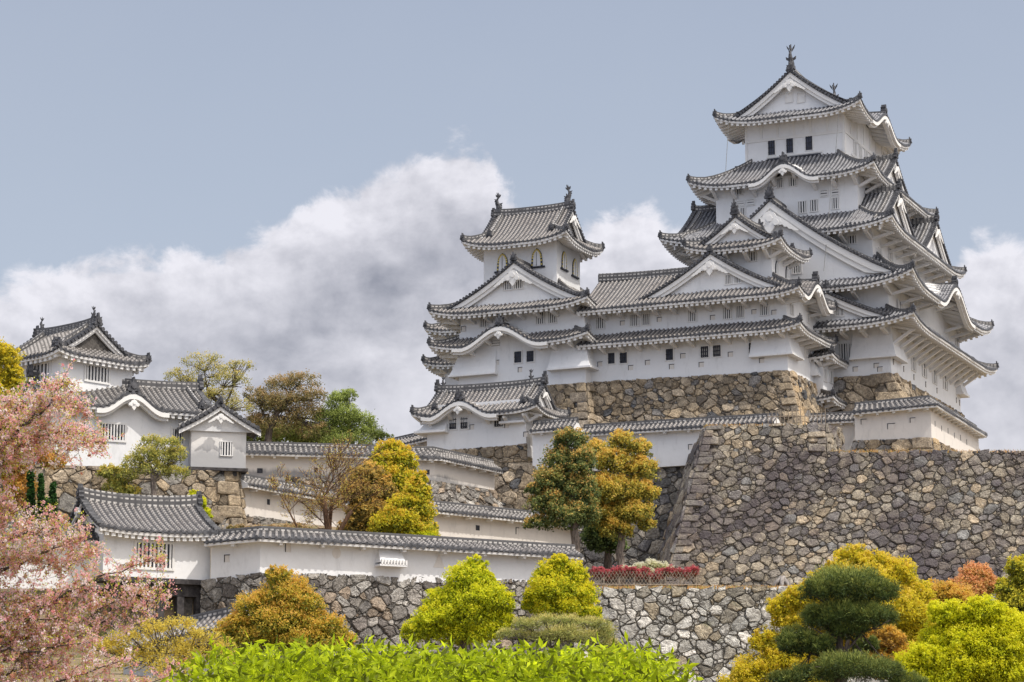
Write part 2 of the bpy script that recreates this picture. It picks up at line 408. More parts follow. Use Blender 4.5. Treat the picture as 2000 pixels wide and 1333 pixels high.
def oni(mb, S, s, z, r, w_=.7, h=.8, d=.3):     # ridge-end tile plate with a horned crest
    o = [(-.5, 0), (.5, 0), (.56, .16), (.42, .3), (.44, .5), (.34, .62), (.42, .86), (.2, .74), (.12, .78), (.06, 1.2), (-.06, 1.2), (-.12, .78), (-.2, .74), (-.42, .86), (-.34, .62), (-.44, .5), (-.42, .3), (-.56, .16)]
    extrude(mb, [(x * w_, y * h) for x, y in o], S, s, z, r, r + d)
    o2 = [(.26 * w_ * math.cos(k * math.pi / 4), .42 * h + .26 * w_ * math.sin(k * math.pi / 4)) for k in range(8)]
    extrude(mb, o2, S, s, z, r - .08, r + .02)
def fish(mb, S, s, z, r, sc_=1.0, flip=1):       # dolphin-like roof fish standing on its head, tail up
    ax = [(0, 0), (.10, .22), (.02, .5), (-.16, .82), (-.22, 1.12), (-.10, 1.42), (.04, 1.62)]
    wd = [.40, .42, .36, .28, .20, .13, .06]
    vs = []; k = 8
    for (x, y), q in zip(ax, wd):
        for j in range(k):
            t = 2 * math.pi * j / k
            vs.append(S.P(s + .72 * q * math.sin(t) * sc_, r + flip * (x + q * math.cos(t)) * sc_, z + (y + .10 * q * math.cos(t)) * sc_))
    n = len(ax)
    fs = [(i * k + j, i * k + (j + 1) % k, (i + 1) * k + (j + 1) % k, (i + 1) * k + j) for i in range(n - 1) for j in range(k)] + [tuple(range(k))[::-1]]
    mb.add(vs, fs)
    T = SF(S.at(s, r), (S.dn[0] * flip, S.dn[1] * flip), (S.ds[0], S.ds[1]))
    for o in ([(0, 1.42), (-.30, 1.62), (-.36, 1.95), (-.12, 1.74), (.02, 2.15), (.12, 1.74), (.36, 1.86), (.24, 1.58)],
              [(-.2, .85), (-.52, 1.02), (-.42, 1.22), (-.58, 1.36), (-.2, 1.32)], [(.2, .3), (.5, .44), (.42, .62), (.56, .82), (.12, .72)]):
        extrude(mb, [(x * sc_, y * sc_) for x, y in o], T, 0, z, -.05 * sc_, .05 * sc_)
    T2 = SF(S.at(s, r), S.ds, (S.dn[0] * flip, S.dn[1] * flip))
    for sg in (-1, 1):
        extrude(mb, [(sg * x * sc_, y * sc_) for x, y in ((.1, 1.4), (.34, 1.75), (.42, 2.05), (.2, 1.8))][::sg], T2, 0, z, -.04 * sc_, .04 * sc_)
        extrude(mb, [(sg * x * sc_, y * sc_) for x, y in ((.15, .5), (.46, .66), (.5, .95), (.2, .78))][::sg], T2, 0, z, -.04 * sc_, .06 * sc_)
    sbox(mb, S, s - .32 * sc_, s + .32 * sc_, r - .34 * sc_, r + .34 * sc_, z - .3, z + .06)

def pendant(mb, S, c, z, r, k=1.0, wings=True):
    out = [(0, .25), (.28, .12), (.42, -.12), (.62, -.2), (.66, -.42), (.48, -.6), (.3, -.56), (.24, -.74), (.1, -.92), (0, -1.05)]
    o = [(x * k, y * k) for x, y in out]; o = o + [(-x, y) for x, y in o[::-1][1:-1]]
    extrude(mb, o[::-1], S, c, z, r, r + .22)
    hx = [(.2 * k * math.cos(j * math.pi / 3), -.18 * k + .2 * k * math.sin(j * math.pi / 3)) for j in range(6)]
    extrude(mb, hx, S, c, z, r - .07, r + .01)
    for q in (-1, 1):
        ring = [(q * .36 * k + .17 * k * math.cos(j * math.pi / 4), -.42 * k + .17 * k * math.sin(j * math.pi / 4)) for j in range(8)]
        extrude(mb, ring, S, c, z, r - .05, r + .01)
    if wings:
        for q in (-1, 1):
            pts = [(.55, -.1), (.95, -.34), (1.35, -.66), (1.75, -1.0), (2.1, -1.3), (2.0, -1.36), (1.75, -1.32), (1.62, -1.2), (1.4, -1.16), (1.25, -.98), (1.05, -.98), (.95, -.8), (.72, -.8), (.6, -.55)]
            o = [(q * x * k * .78, y * k * .74 + .02) for x, y in pts]
            extrude(mb, o[::-1] if q > 0 else o, S, c, z, r + .02, r + .08)
def fcurve(t, c): return (1 - c) * t + c * t * t

def gface(T, par, S, c, w, zc, rf, zb, bw=.55, pk=1.0, wall='plaster', back=.55, wings=True, steps=14, lo=0.0, inner=True):
    """front of a gable: verge tiles, white bargeboards in two steps, wall behind them, carved pendant at the top"""
    mt = MB(); mb = MB(); mw = MB()
    ds = [w * i / steps for i in range(steps + 1)]
    for q in (-1, 1):
        for (ra, rb, a, b) in ((rf + .06, rf + .20, .14, .14 + bw * .8),) + (((rf + .20, rf + .34, .12 + bw * .6, .14 + bw * 1.45),) if inner else ()):
            for i in range(steps):
                d0, d1 = ds[i], ds[i + 1]; z0, z1 = zc(d0), zc(d1)
                pin = lambda z: max(z, lo if lo else -1e9)
                p = [S.P(c + q * d0, ra, pin(z0 - b)), S.P(c + q * d1, ra, pin(z1 - b)), S.P(c + q * d1, rb, pin(z1 - b)), S.P(c + q * d0, rb, pin(z0 - b)),
                     S.P(c + q * d0, ra, z0 - a), S.P(c + q * d1, ra, z1 - a), S.P(c + q * d1, rb, z1 - a), S.P(c + q * d0, rb, z0 - a)]
                mb.hexa(p)
        # verge tiles: dark round ends in a chain up the slope
        arc = 0; last = None; nxt = .2
        for i in range(201):
            d = w * i / 200; z = zc(d)
            if last is not None: arc += math.hypot(d - last[0], z - last[1])
            last = (d, z)
            if arc >= nxt:
                nxt += .36
                sbox_r = [(q * d + .15 * math.cos(k * math.pi / 4), .06 + .15 * math.sin(k * math.pi / 4)) for k in range(8)]
                extrude(mt, sbox_r, S, c, z, rf - .12, rf + .3)
        sweep(mt, [S.P(c + q * d, rf + .12, zc(d)) for d in ds], [(-.13, -.14), (.13, -.14), (.13, .03), (-.13, .03)])
    rows = [[S.P(c - d, rf + back, zc(d) - .12) for d in ds[::-1]] + [S.P(c + d, rf + back, zc(d) - .12) for d in ds[1:]],
            [S.P(c - d, rf + back, min(zb, zc(d) - .12)) for d in ds[::-1]] + [S.P(c + d, rf + back, min(zb, zc(d) - .12)) for d in ds[1:]]]
    mw.grid(rows[::-1])
    g = T.add('gable', mw, wall, par)
    T.add('bargeboard', mb, 'plaster_trim', par); T.add('verge_tiles', mt, 'dark', par)
    if pk:
        mp = MB(); pendant(mp, S, c, zc(0) - .30 - bw * 1.5, rf - .26, pk * 1.35, wings); T.add('gable_pendant', mp, 'plaster_trim', par)
    return g

def chidori(T, par, S, c, w, zb, H, rf, depth, cc=.32, bw=.5, pk=.8, tile='tile', pitch=.42, orn=1.0, ridge_len=None, lo=0.0, inner=True):
    zc = lambda d: zb + H * fcurve(max(0, 1 - d / w), cc)
    m = MB(); neg = lambda v: (-v[0], -v[1]); Z = lambda s, r: zc(w - r)
    SL = SF(S.at(c - w, rf + depth), neg(S.dn), S.ds); SR = SF(S.at(c + w, rf), S.dn, neg(S.ds))
    for Q in (SL, SR): roof_side(m, Q, depth, Z, [(0, depth, lambda s: w, 8)], pitch)
    T.add('dormer_roof', m, [tile, 'dark'], par, True)
    gface(T, par, S, c, w, zc, rf, zb - .1, bw, pk, lo=lo, inner=inner)
    rl = ridge_len or depth
    def rdg(pts, a, b):
        mq = MB(); ridge(mq, pts, a, b); T.add('ridge', mq, 'ridge', par)
    rdg([S.P(c, rf + .1, zc(0) + .22), S.P(c, rf + .8, zc(0) + .12), S.P(c, rf + rl, zc(0) + .12)], .34, .42)
    for q in (-1, 1):    # secondary ridges that run down just behind the verge
        rdg([S.P(c + q * d, rf + .85, zc(d) + .12) for d in [w * (.08 + .9 * i / 8) for i in range(9)]], .26, .24)
    mo = MB(); oni(mo, S, c, zc(0) + .1, rf - .18, .75 * orn, .85 * orn); T.add('ridge_ornament', mo, 'dark', par)
    return zc

def roof_rect(T, fr, rect, ze, over, run, H, Rr, up=.8, c=.3, kara={}, gable=None, sides='FRBL', pitch=.42, raft=.56, brk=0, bd=1.3, tile='tile',
              open_ends='', soff=.30, D=None, corner_orn=1.0, thick=.20, fishes=False, wall='plaster', ridge_h=.5, rsize=.21, desc=True, up2=None):
    x0, x1, y0, y1 = rect; W, Dp = x1 - x0, y1 - y0; D = D or min(W, Dp) / 2 * .95
    Z0 = lambda r: H * fcurve(r / Rr, c)
    mt, me = MB(), MB()
    ax = gable['axis'] if gable else None; g = gable['g'] if gable else 0; ov = gable.get('ov', .8) if gable else 0
    zs = {}
    for n in sides:
        S, L = fr.rside(n, x0, x1, y0, y1); ks = kara.get(n, [])
        lopen = n + '0' in open_ends.split(); ropen = n + '1' in open_ends.split()
        def Z(s, r, L=L, ks=ks, lopen=lopen, ropen=ropen):
            a = 1e9 if lopen else s; b = 1e9 if ropen else L - s
            dc = max(0, min(a, b)); z = ze + Z0(r) + up * max(0, 1 - dc / D) ** 2.6 * max(0, 1 - r / (Rr * 1.1))
            for (kc, kw, kh) in ks:
                q = (s - kc) / kw
                if abs(q) < 1:
                    z = max(z, ze + kh * (.5 * (1 + math.cos(math.pi * q))) ** 1.15 + .06 * r)
            return z
        zs[n] = (S, L, Z)
        nr = max(4, round(run / .45))
        lo = (lambda s: 1e9) if lopen else (lambda s: s); hi = (lambda s, L=L: 1e9) if ropen else (lambda s, L=L: L - s)
        islong = gable and ((ax == 'x' and n in 'FB') or (ax == 'y' and n in 'LR'))
        if islong:
            nr2 = max(8, round(Rr / .55))
            a = 0 if lopen else g - ov; b = L if ropen else L - g + ov
            pan = [(a, b, lambda s: Rr, nr2)]
            if not lopen: pan.append((0, g - ov, lambda s: s, nr))
            if not ropen: pan.append((b, L, lambda s, L=L: L - s, nr))
        else:
            rr = g + .5 if gable else run
            pan = [(0, L, lambda s, lo=lo, hi=hi, rr=rr: max(.02, min(lo(s), hi(s), rr)), nr)]
        roof_side(mt, S, L, Z, pan, pitch)
        eave_trim(me, S, L, Z, over, not lopen, not ropen, raft, brk, bd[n] if isinstance(bd, dict) else bd, slope=soff, thick=thick, rsize=rsize)
    roof = T.add('roof', mt, [tile, 'dark'], None, True)
    # kara: thick undulating board, wall behind it
    for n, ks in kara.items():
        S, L, Z = zs[n]
        for (kc, kw, kh) in ks:
            mk = MB(); ss = [kc - kw * 1.12 + 2.24 * kw * i / 40 for i in range(41)]
            def kz(s): return Z(min(max(s, 0), L), 0)
            mk.grid([[S.P(s, .50, kz(s) - .52) for s in ss], [S.P(s, -.03, kz(s) - .52) for s in ss], [S.P(s, -.03, kz(s) - .20) for s in ss]])
            mk.grid([[S.P(s, .60, kz(s) - .72) for s in ss], [S.P(s, .26, kz(s) - .72) for s in ss], [S.P(s, .26, kz(s) - .51) for s in ss]])
            mk.hexa([S.P(ss[0], -.03, kz(ss[0]) - .52), S.P(ss[0] + .01, -.03, kz(ss[0]) - .52), S.P(ss[0] + .01, .5, kz(ss[0]) - .52), S.P(ss[0], .5, kz(ss[0]) - .52), S.P(ss[0], -.03, kz(ss[0]) - .2), S.P(ss[0] + .01, -.03, kz(ss[0]) - .2), S.P(ss[0] + .01, .5, kz(ss[0]) - .2), S.P(ss[0], .5, kz(ss[0]) - .2)])
            mk.hexa([S.P(ss[-1] - .01, -.03, kz(ss[-1]) - .52), S.P(ss[-1], -.03, kz(ss[-1]) - .52), S.P(ss[-1], .5, kz(ss[-1]) - .52), S.P(ss[-1] - .01, .5, kz(ss[-1]) - .52), S.P(ss[-1] - .01, -.03, kz(ss[-1]) - .2), S.P(ss[-1], -.03, kz(ss[-1]) - .2), S.P(ss[-1], .5, kz(ss[-1]) - .2), S.P(ss[-1] - .01, .5, kz(ss[-1]) - .2)])
            T.add('curved_bargeboard', mk, 'plaster_trim', roof)
            mw = MB(); ss2 = [kc - kw + 2 * kw * i / 30 for i in range(31)]
            mw.grid([[S.P(s, over - .02, ze - .6) for s in ss2], [S.P(s, over - .02, max(kz(s) - .25, ze - .5)) for s in ss2]])
            T.add('gable', mw, wall, roof)
            mp = MB(); pendant(mp, S, kc, kz(kc) - .72, -.16, .6, False); T.add('gable_pendant', mp, 'plaster_trim', roof)
            mo = MB(); oni(mo, S, kc, kz(kc) + .05, .0, .8, .85, .5); T.add('ridge_ornament', mo, 'dark', roof)
            mq = MB(); ridge(mq, [S.P(kc, .3, kz(kc) + .1), S.P(kc, min(over + .6, run), kz(kc) + .12 + .06 * over)], .3, .3); T.add('ridge', mq, 'ridge', roof)
    T.add('eave', me, 'plaster_trim', roof)
    # hip ridges + corner ornaments
    corners = {'FL': (0, 'F'), 'FR': (1, 'F'), 'BR': (0, 'B'), 'BL': (1, 'B')}
    rmaxh = (g + .3) if gable else run
    def rdg(pts, a, b):
        mq = MB(); ridge(mq, pts, a, b); T.add('ridge', mq, 'ridge', roof)
    for k, (e, n) in corners.items():
        if n not in sides or (n + str(e)) in open_ends.split(): continue
        S, L, Z = zs[n]; pts = []
        for i in range(9):
            r = .12 + (rmaxh - .12) * i / 8; s = r if e == 0 else L - r
            pts.append(S.P(s, r, Z(s, r) + .10 + (.10 * (1 - i / 2) if i < 2 else 0)))
        rdg(pts, .30, .26)
        s = .1 if e == 0 else L - .1; mo = MB()
        oni(mo, S, s, Z(s, 0) + .05, -.02, .42 * corner_orn, .55 * corner_orn, .3)
        T.add('ridge_ornament', mo, 'dark', roof)
    if gable:
        ends = {'x': ('L', 'R'), 'y': ('F', 'B')}[ax]; longs = {'x': ('F', 'B'), 'y': ('R', 'L')}[ax]
        hr = []
        for n in ends:
            if n not in sides: continue
            S, L, Z = zs[n]; cmid = L / 2
            rf = g - ov
            zc = lambda d: ze + Z0(max(0, Rr - d))
            gface(T, roof, S, cmid, Rr - g + ov, zc, rf, ze + Z0(g) - .2, gable.get('bw', .55), gable.get('pk', .8), wall=gable.get('wall', 'plaster'), back=ov - .15, lo=ze + Z0(g) * .8)
            mo = MB(); (fish if fishes else oni)(mo, S, cmid, ze + H + (ridge_h + .1 if fishes else .1), rf + (.5 if fishes else -.2), *( (fishes,) if fishes else (.8, .95)))
            T.add('ridge_ornament', mo, 'dark', roof)
            if fishes:
                mo = MB(); oni(mo, S, cmid, ze + H - .05, rf - .15, .7, .75, .25); T.add('ridge_ornament', mo, 'dark', roof)
        # main ridge with slightly raised ends
        xa, ya = ((x0 + g - ov, (y0 + y1) / 2) if ax == 'x' else ((x0 + x1) / 2, y0 + g - ov))
        xb, yb = ((x1 - g + ov, (y0 + y1) / 2) if ax == 'x' else ((x0 + x1) / 2, y1 - g + ov))
        if ax == 'x' and 'F0' in open_ends.split(): xa = x0
        if ax == 'x' and 'F1' in open_ends.split(): xb = x1
        pts = []
        for i in range(13):
            t = i / 12; q = abs(2 * t - 1) ** 3
            pts.append(fr.w(xa + (xb - xa) * t, ya + (yb - ya) * t, ze + H + .05 + .18 * q))
        rdg(pts, .42, ridge_h)
        if desc:
            for n in longs:
                if n not in sides: continue
                S, L, Z = zs[n]
                for s in ([] if n + '0' in open_ends.split() else [g - ov + .95]) + ([] if n + '1' in open_ends.split() else [L - (g - ov + .95)]):
                    r0 = g * .75; pp = [S.P(s, r0 + (Rr - r0) * i / 8, Z(s, r0 + (Rr - r0) * i / 8) + .12) for i in range(9)]
                    rdg(pp, .28, .28)
                    mo = MB(); oni(mo, S, s, Z(s, r0) + .05, r0 - .2, .5, .6, .3); T.add('ridge_ornament', mo, 'dark', roof)
    return roof, zs

def walls(T, fr, rect, z0, z1, mat='plaster', name='wall'):
    x0, x1, y0, y1 = rect; mb = MB()
    mb.hexa([fr.w(x0, y0, z0), fr.w(x1, y0, z0), fr.w(x1, y1, z0), fr.w(x0, y1, z0), fr.w(x0, y0, z1), fr.w(x1, y0, z1), fr.w(x1, y1, z1), fr.w(x0, y1, z1)])
    return T.add(name, mb, mat)

def window(T, S, s0, s1, z0, z1, style='slats', n=4, frame=.09, parent=None, label=None, pane='pane'):
    """S has r = 0 on the wall face (outside negative)"""
    mb = MB(); w_ = s1 - s0
    mb.hexa([S.P(s0, -.02, z0), S.P(s1, -.02, z0), S.P(s1, .05, z0), S.P(s0, .05, z0), S.P(s0, -.02, z1), S.P(s1, -.02, z1), S.P(s1, .05, z1), S.P(s0, .05, z1)], 1)
    if frame:
        f = frame
        for a, b, c_, d in ((s0 - f, s0, z0 - f, z1 + f), (s1, s1 + f, z0 - f, z1 + f), (s0, s1, z1, z1 + f), (s0 - .02, s1 + .02, z0 - f, z0)):
            sbox(mb, S, a, b, -.09, .04, c_, d, 0)
    o = T.add('window', mb, ['plaster_trim', pane], parent, label=label)
    ml = MB()
    if style == 'slats':
        p = w_ / n; bw = p * .46
        for i in range(n): sbox(ml, S, s0 + (i + .5) * p - bw / 2, s0 + (i + .5) * p + bw / 2, -.075, -.01, z0, z1)
        T.add('lattice', ml, 'plaster_trim', o)
    elif style == 'hslats':
        for i in range(n):
            z = z0 + (z1 - z0) * (i + .5) / n; sbox(ml, S, s0, s1, -.07, -.01, z - .09, z + .09)
        T.add('lattice', ml, 'plaster_trim', o)
    elif style == 'grid':
        for i in range(n):
            s = s0 + w_ * (i + .5) / n; sbox(ml, S, s - .045, s + .045, -.07, -.03, z0, z1)
        for i in range(3):
            z = z0 + (z1 - z0) * (i + .5) / 3; sbox(ml, S, s0, s1, -.085, -.06, z - .04, z + .04)
        T.add('lattice', ml, 'lattice_dark', o)
        mq = MB()
        for i in range(n + 1):
            a = s0 + w_ * max(0, (i - .5) / n) + .07; b = s0 + w_ * min(1, (i + .5) / n) - .07
            if b > a: sbox(mq, S, a, b, -.028, -.015, z0 + .08, z1 - .1)
        T.add('shutter', mq, pane if pane != 'pane' else 'plaster_old', o)
    return o
def win(T, fr, face, k, x0, y0, x1, y1, style='slats', n=4, frame=.09, pane='pane', S=None):
    """window given by its rectangle in the photograph, set on wall plane k"""
    f = fr.fy if face == 'F' else fr.fx
    s0 = f(x0, (y0 + y1) / 2, k)[0]; s1 = f(x1, (y0 + y1) / 2, k)[0]; xm = (x0 + x1) / 2
    z1 = f(xm, y0, k)[1]; z0 = f(xm, y1, k)[1]
    return window(T, fr.side(face, k), min(s0, s1), max(s0, s1), z0, z1, style, n, frame, pane=pane)
def port(T, fr, face, k, x, y, w_=.42, h=.42, shape='box'):
    f = fr.fy if face == 'F' else fr.fx; s, z = f(x, y, k); port_s(T, fr.side(face, k), s, z, w_, h, shape)
def port_s(T, S, s, z, w_=.42, h=.42, shape='box', mats=('plaster_old', 'lattice_dark')):
    mb = MB(); f = .05
    if shape == 'box':
        sbox(mb, S, s - w_ / 2, s + w_ / 2, -.015, .05, z - h / 2, z + h / 2, 0)
        sbox(mb, S, s - w_ / 2 - f, s - w_ / 2, -.04, .05, z - h / 2, z + h / 2, 1); sbox(mb, S, s + w_ / 2, s + w_ / 2 + .02, -.04, .05, z - h / 2, z + h / 2, 0)
        sbox(mb, S, s - w_ / 2 - f, s + w_ / 2 + f, -.05, .05, z + h / 2, z + h / 2 + f, 1)
    elif shape == 'hole':
        sbox(mb, S, s - w_ / 2, s + w_ / 2, -.012, .05, z - h / 2, z + h / 2, 1)
    elif shape == 'round':
        extrude(mb, [(w_ / 2 * math.cos(k * math.pi / 10), h / 2 * math.sin(k * math.pi / 10)) for k in range(20)], S, s, z, -.02, .05, 0)
    elif shape == 'tri':
        extrude(mb, [(-w_ / 2, -h / 2), (w_ / 2, -h / 2), (0, h / 2)], S, s, z, -.02, .05, 0)
    T.add('loophole', mb, list(mats))

def flare(T, fr, x0, x1, y0, y1, z0, z1, d, l=1, r=1, f=1, b=0, mat='plaster'):
    """stone-drop bay: the wall swells outward towards its foot and ends in a lip"""
    mb = MB(); rings = []
    lv = [(z1, 0), (z0 + (z1 - z0) * .66, d * .22), (z0 + (z1 - z0) * .33, d * .58), (z0 + .24, d * .95), (z0 + .22, d * 1.1), (z0 + .04, d * 1.1), (z0, d * .9), (z0 + .1, -.1)]
    for z, o in lv:
        rings.append([fr.w(x0 - o * l, y0 - o * f, z), fr.w(x1 + o * r, y0 - o * f, z), fr.w(x1 + o * r, y1 + o * b, z), fr.w(x0 - o * l, y1 + o * b, z)])
    vs = [p for q in rings for p in q]; n = len(rings)
    fs = [((i + 1) * 4 + j, (i + 1) * 4 + (j + 1) % 4, i * 4 + (j + 1) % 4, i * 4 + j) for i in range(n - 1) for j in range(4)] + [(0, 1, 2, 3), ((n - 1) * 4 + 3, (n - 1) * 4 + 2, (n - 1) * 4 + 1, (n - 1) * 4)]
    mb.add(vs, fs); T.add('stone_drop_bay', mb, mat)

KO = (30.3, 234.0)
K = Fr(KO[0], KO[1])

def build_keep():
    T = Thing('castle_keep', 'tall white main keep with five tiers of grey tiled roofs, highest building on the hill', 'castle keep', K.w(0, 0, 38))
    # storeys
    W1 = (-10.7, 10.7, -12.8, 12.8); W3 = (-8.75, 8.75, -10.95, 10.95); W4 = (-7.1, 7.1, -9.7, 9.7); W5 = (-5.05, 5.05, -6.65, 6.65)
    walls(T, K, W1, 38.7, 44.6); walls(T, K, (-10.6, 10.6, -12.6, 12.6), 44.6, 48.2); walls(T, K, W3, 47.5, 54.0); walls(T, K, W4, 53.5, 59.45); walls(T, K, W5, 59.5, 66.6)
    kw = dict(tile='tile_keep')
    r1, z1 = roof_rect(T, K, (-13.9, 13.9, -16.1, 16.1), 43.12, 3.25, 3.5, 2.0, 3.5, up=.80, D=7, brk=2.0, bd={'F': .9, 'R': 2.0, 'L': 2.0, 'B': 2.0}, soff=.22, **kw)
    r2, z2 = roof_rect(T, K, (-13.75, 13.75, -15.35, 15.35), 46.95, 2.85, 4.6, 3.6, 4.6, up=1.2, D=7, brk=3.2, bd=1.2, kara={'R': [(15.35 + .8, 6.0, 2.5)]}, **kw)
    r3, z3 = roof_rect(T, K, (-11.54, 11.54, -13.72, 13.72), 52.85, 2.8, 4.6, 2.9, 4.6, up=.85, D=6.5, brk=2.6, bd=1.2, **kw)
    r4, z4 = roof_rect(T, K, (-9.36, 9.36, -11.6, 11.6), 58.75, 2.2, 4.95, 3.3, 4.95, up=.85, D=5, brk=2.0, bd=1.3, kara={'F': [(9.36 + .35, 3.1, 1.55)]}, **kw)
    r5, z5 = roof_rect(T, K, (-7.46, 7.46, -9.02, 9.02), 65.62, 2.42, 2.4, 4.95, 7.46, up=.95, D=5, c=.34, kara={'R': [(9.02, 4.4, 1.6)], 'L': [(9.02, 4.4, 1.6)]},
                       gable=dict(axis='y', g=2.3, ov=.9, bw=.55, pk=.75), fishes=1.05, soff=.25, ridge_h=.5, **kw)
    # big gable of the second roof, on the front and the back
    SF2, L2, _ = z2['F']
    z = chidori(T, r2, SF2, L2 / 2 - .1, 12.6, 47.75, 8.3, .95, 6.5, cc=.30, bw=.85, pk=1.3, tile='tile_keep', orn=1.25, lo=48.1)
    mo = MB(); oni(mo, SF2, L2 / 2 - .1, 56.6, .9, .55, .9); T.add('ridge_ornament', mo, 'dark', r2)
    # lower front gable of the first roof
    SF1, L1, _ = z1['F']
    chidori(T, r1, SF1, L1 / 2 + 5.4, 6.7, 43.55, 3.0, 1.0, 3.4, cc=.3, bw=.5, pk=.0, tile='tile_keep', lo=43.9)
    # twin gables on both flanks of the third roof, a single one on the fourth
    for n in ('R', 'L'):
        S, L, _ = z3[n]
        for c in (L / 2 - 6.95, L / 2 + 6.95):
            chidori(T, r3, S, c, 6.3, 53.25, 4.35, 1.15, 3.6, cc=.3, bw=.5, pk=.7, tile='tile_keep')
        S, L, _ = z4[n]
        chidori(T, r4, S, L / 2, 5.2, 59.2, 3.4, 1.1, 3.6, cc=.3, bw=.45, pk=.6, tile='tile_keep')
    # top storey: posts, rails and sliding shutters
    mt = MB(); S = K.side('F', -6.65); Sr = K.side('R', 5.05)
    for Q, hw in ((S, 5.05), (Sr, 6.65)):
        for s in [-hw + .12] + [-hw + 2 * hw * i / 6 for i in range(1, 6)] + [hw - .12]:
            sbox(mt, Q, s - .11, s + .11, -.06, .02, 62 if abs(s) > hw - .3 else 64.2, 66.4)
        sbox(mt, Q, -hw + .02, hw - .02, -.10, .02, 64.0, 64.28)
        sbox(mt, Q, -hw + 2.2, hw - 2.2, -.08, .02, 62.28, 62.42)
    T.add('timber_frame', mt, 'plaster_trim')
    for x in (1500.5, 1536, 1573.5): win(T, K, 'F', -6.65, x, {1500.5: 275, 1536: 270, 1573.5: 265}[x], x + 13.5, {1500.5: 303.5, 1536: 299.5, 1573.5: 294}[x], 'grid', 3, .06, pane='pane_blue')
    md = MB(); s0 = K.fy(1499, 304, -6.65)[0]; s1 = K.fy(1603, 294, -6.65)[0]; sbox(md, S, s0, s1, -.14, .02, 62.02, 62.18); T.add('sill', md, 'lattice_dark')
    for y in (-3.6, -1.7, .2, 2.1): window(T, Sr, y, y + .75, 62.5, 63.9, 'slats', 2, .08)
    for x in (1535, 1558): win(T, K, 'F', -6.87, x, 183, x + 13, 200, 'none', 3, .07, pane='plaster_trim')
    # fourth storey
    for x0, y0, x1, y1 in ((1518, 348, 1530, 367), (1541, 347, 1555, 364), (1437, 367, 1450, 380), (1624, 343, 1636, 356)): win(T, K, 'F', -9.7, x0, y0, x1, y1, 'slats', 3)
    for x0, y0, x1, y1 in ((1560, 394, 1575, 416), (1583, 391, 1597, 413), (1625, 387, 1638, 408), (1446, 407, 1456, 423)): win(T, K, 'F', -9.7, x0, y0, x1, y1, 'slats', 3)
    for x0, y0, x1, y1 in ((1603, 373, 1616, 384), (1625, 371, 1638, 382), (1440, 394, 1453, 403), (1460, 391, 1473, 401)): win(T, K, 'F', -9.7, x0, y0, x1, y1, 'hslats', 2)
    # third storey, gable field, second storey
    win(T, K, 'F', -10.95, 1656, 461, 1672, 476, 'slats', 3)
    for x0, x1 in ((1711, 1715), (1716, 1721), (1735, 1742)): win(T, K, 'R', 8.75, x0, 487, x1, 508, 'slats', 2, .07)
    win(T, K, 'F', -13.87, 1548, 514, 1565, 534, 'slats', 4)
    for x0, x1 in ((1632, 1640), (1641, 1648)): win(T, K, 'F', -14.57, x0, 603, x1, 617, 'slats', 3)
    win(T, K, 'R', 10.7, 1754, 590, 1761, 606, 'slats', 2)
    # wide barred bay under the undulating gable
    S = K.side('R', 10.6); ml = MB()
    sbox(ml, S, -5.0, 7.6, -.35, .02, 44.9, 49.0, 0)
    for i in range(42): s = -4.8 + i * .3; sbox(ml, S, s, s + .12, -.43, -.34, 45.1, 48.9, 1)
    T.add('barred_bay', ml, ['plaster', 'plaster_trim'])
    window(T, SF(S.at(0, -.36), S.ds, S.dn), -4.6, -3.4, 45.2, 48.4, 'slats', 3, .05)
    win(T, K, 'R', 10.6, 1866, 662, 1872, 680, 'slats', 2)
    # ground storey
    for x0, x1 in ((1640, 1655), (1659, 1673)): win(T, K, 'F', -12.8, x0, 672, x1, 705, 'slats', 3, .05)
    for x, y in ((1712, 715), (1671, 722), (1719, 722)): port(T, K, 'F', -12.8, x, y)
    for i, (x, y) in enumerate(((1784, 712), (1805, 724), (1825, 737), (1846, 748))):
        win(T, K, 'R', 10.7, x - 4.5, y - 13, x + 3.5, y + 12, 'slats', 2, .07)
    for x, y in ((1745, 708), (1765, 722), (1785, 738), (1808, 752), (1830, 764), (1868, 783), (1874, 788)): port(T, K, 'R', 10.7, x, y, .2, .5)
    flare(T, K, 7.2, 10.72, -12.82, -9.6, 40.3, 43.9, .62, l=.35, b=.35)
    q = lambda x, y, k: (lambda r_: K.w(r_[0], k, r_[1]))(K.fy(x, y, k))
    cable(T, [q(1424, 226, -9.1), q(1421, 275, -9.4), q(1417, 340, -10.5)]); cable(T, [q(1639, 212, -9.1), q(1636, 250, -9.3), q(1632, 300, -10)])
    cable(T, [q(1626, 330, -11.7), q(1618, 430, -13.5), q(1609, 530, -15.2)])
    flare(T, K, 7.2, 10.72, 11.3, 12.82, 40.6, 43.9, .7, l=0, f=.3, b=1)
    return T

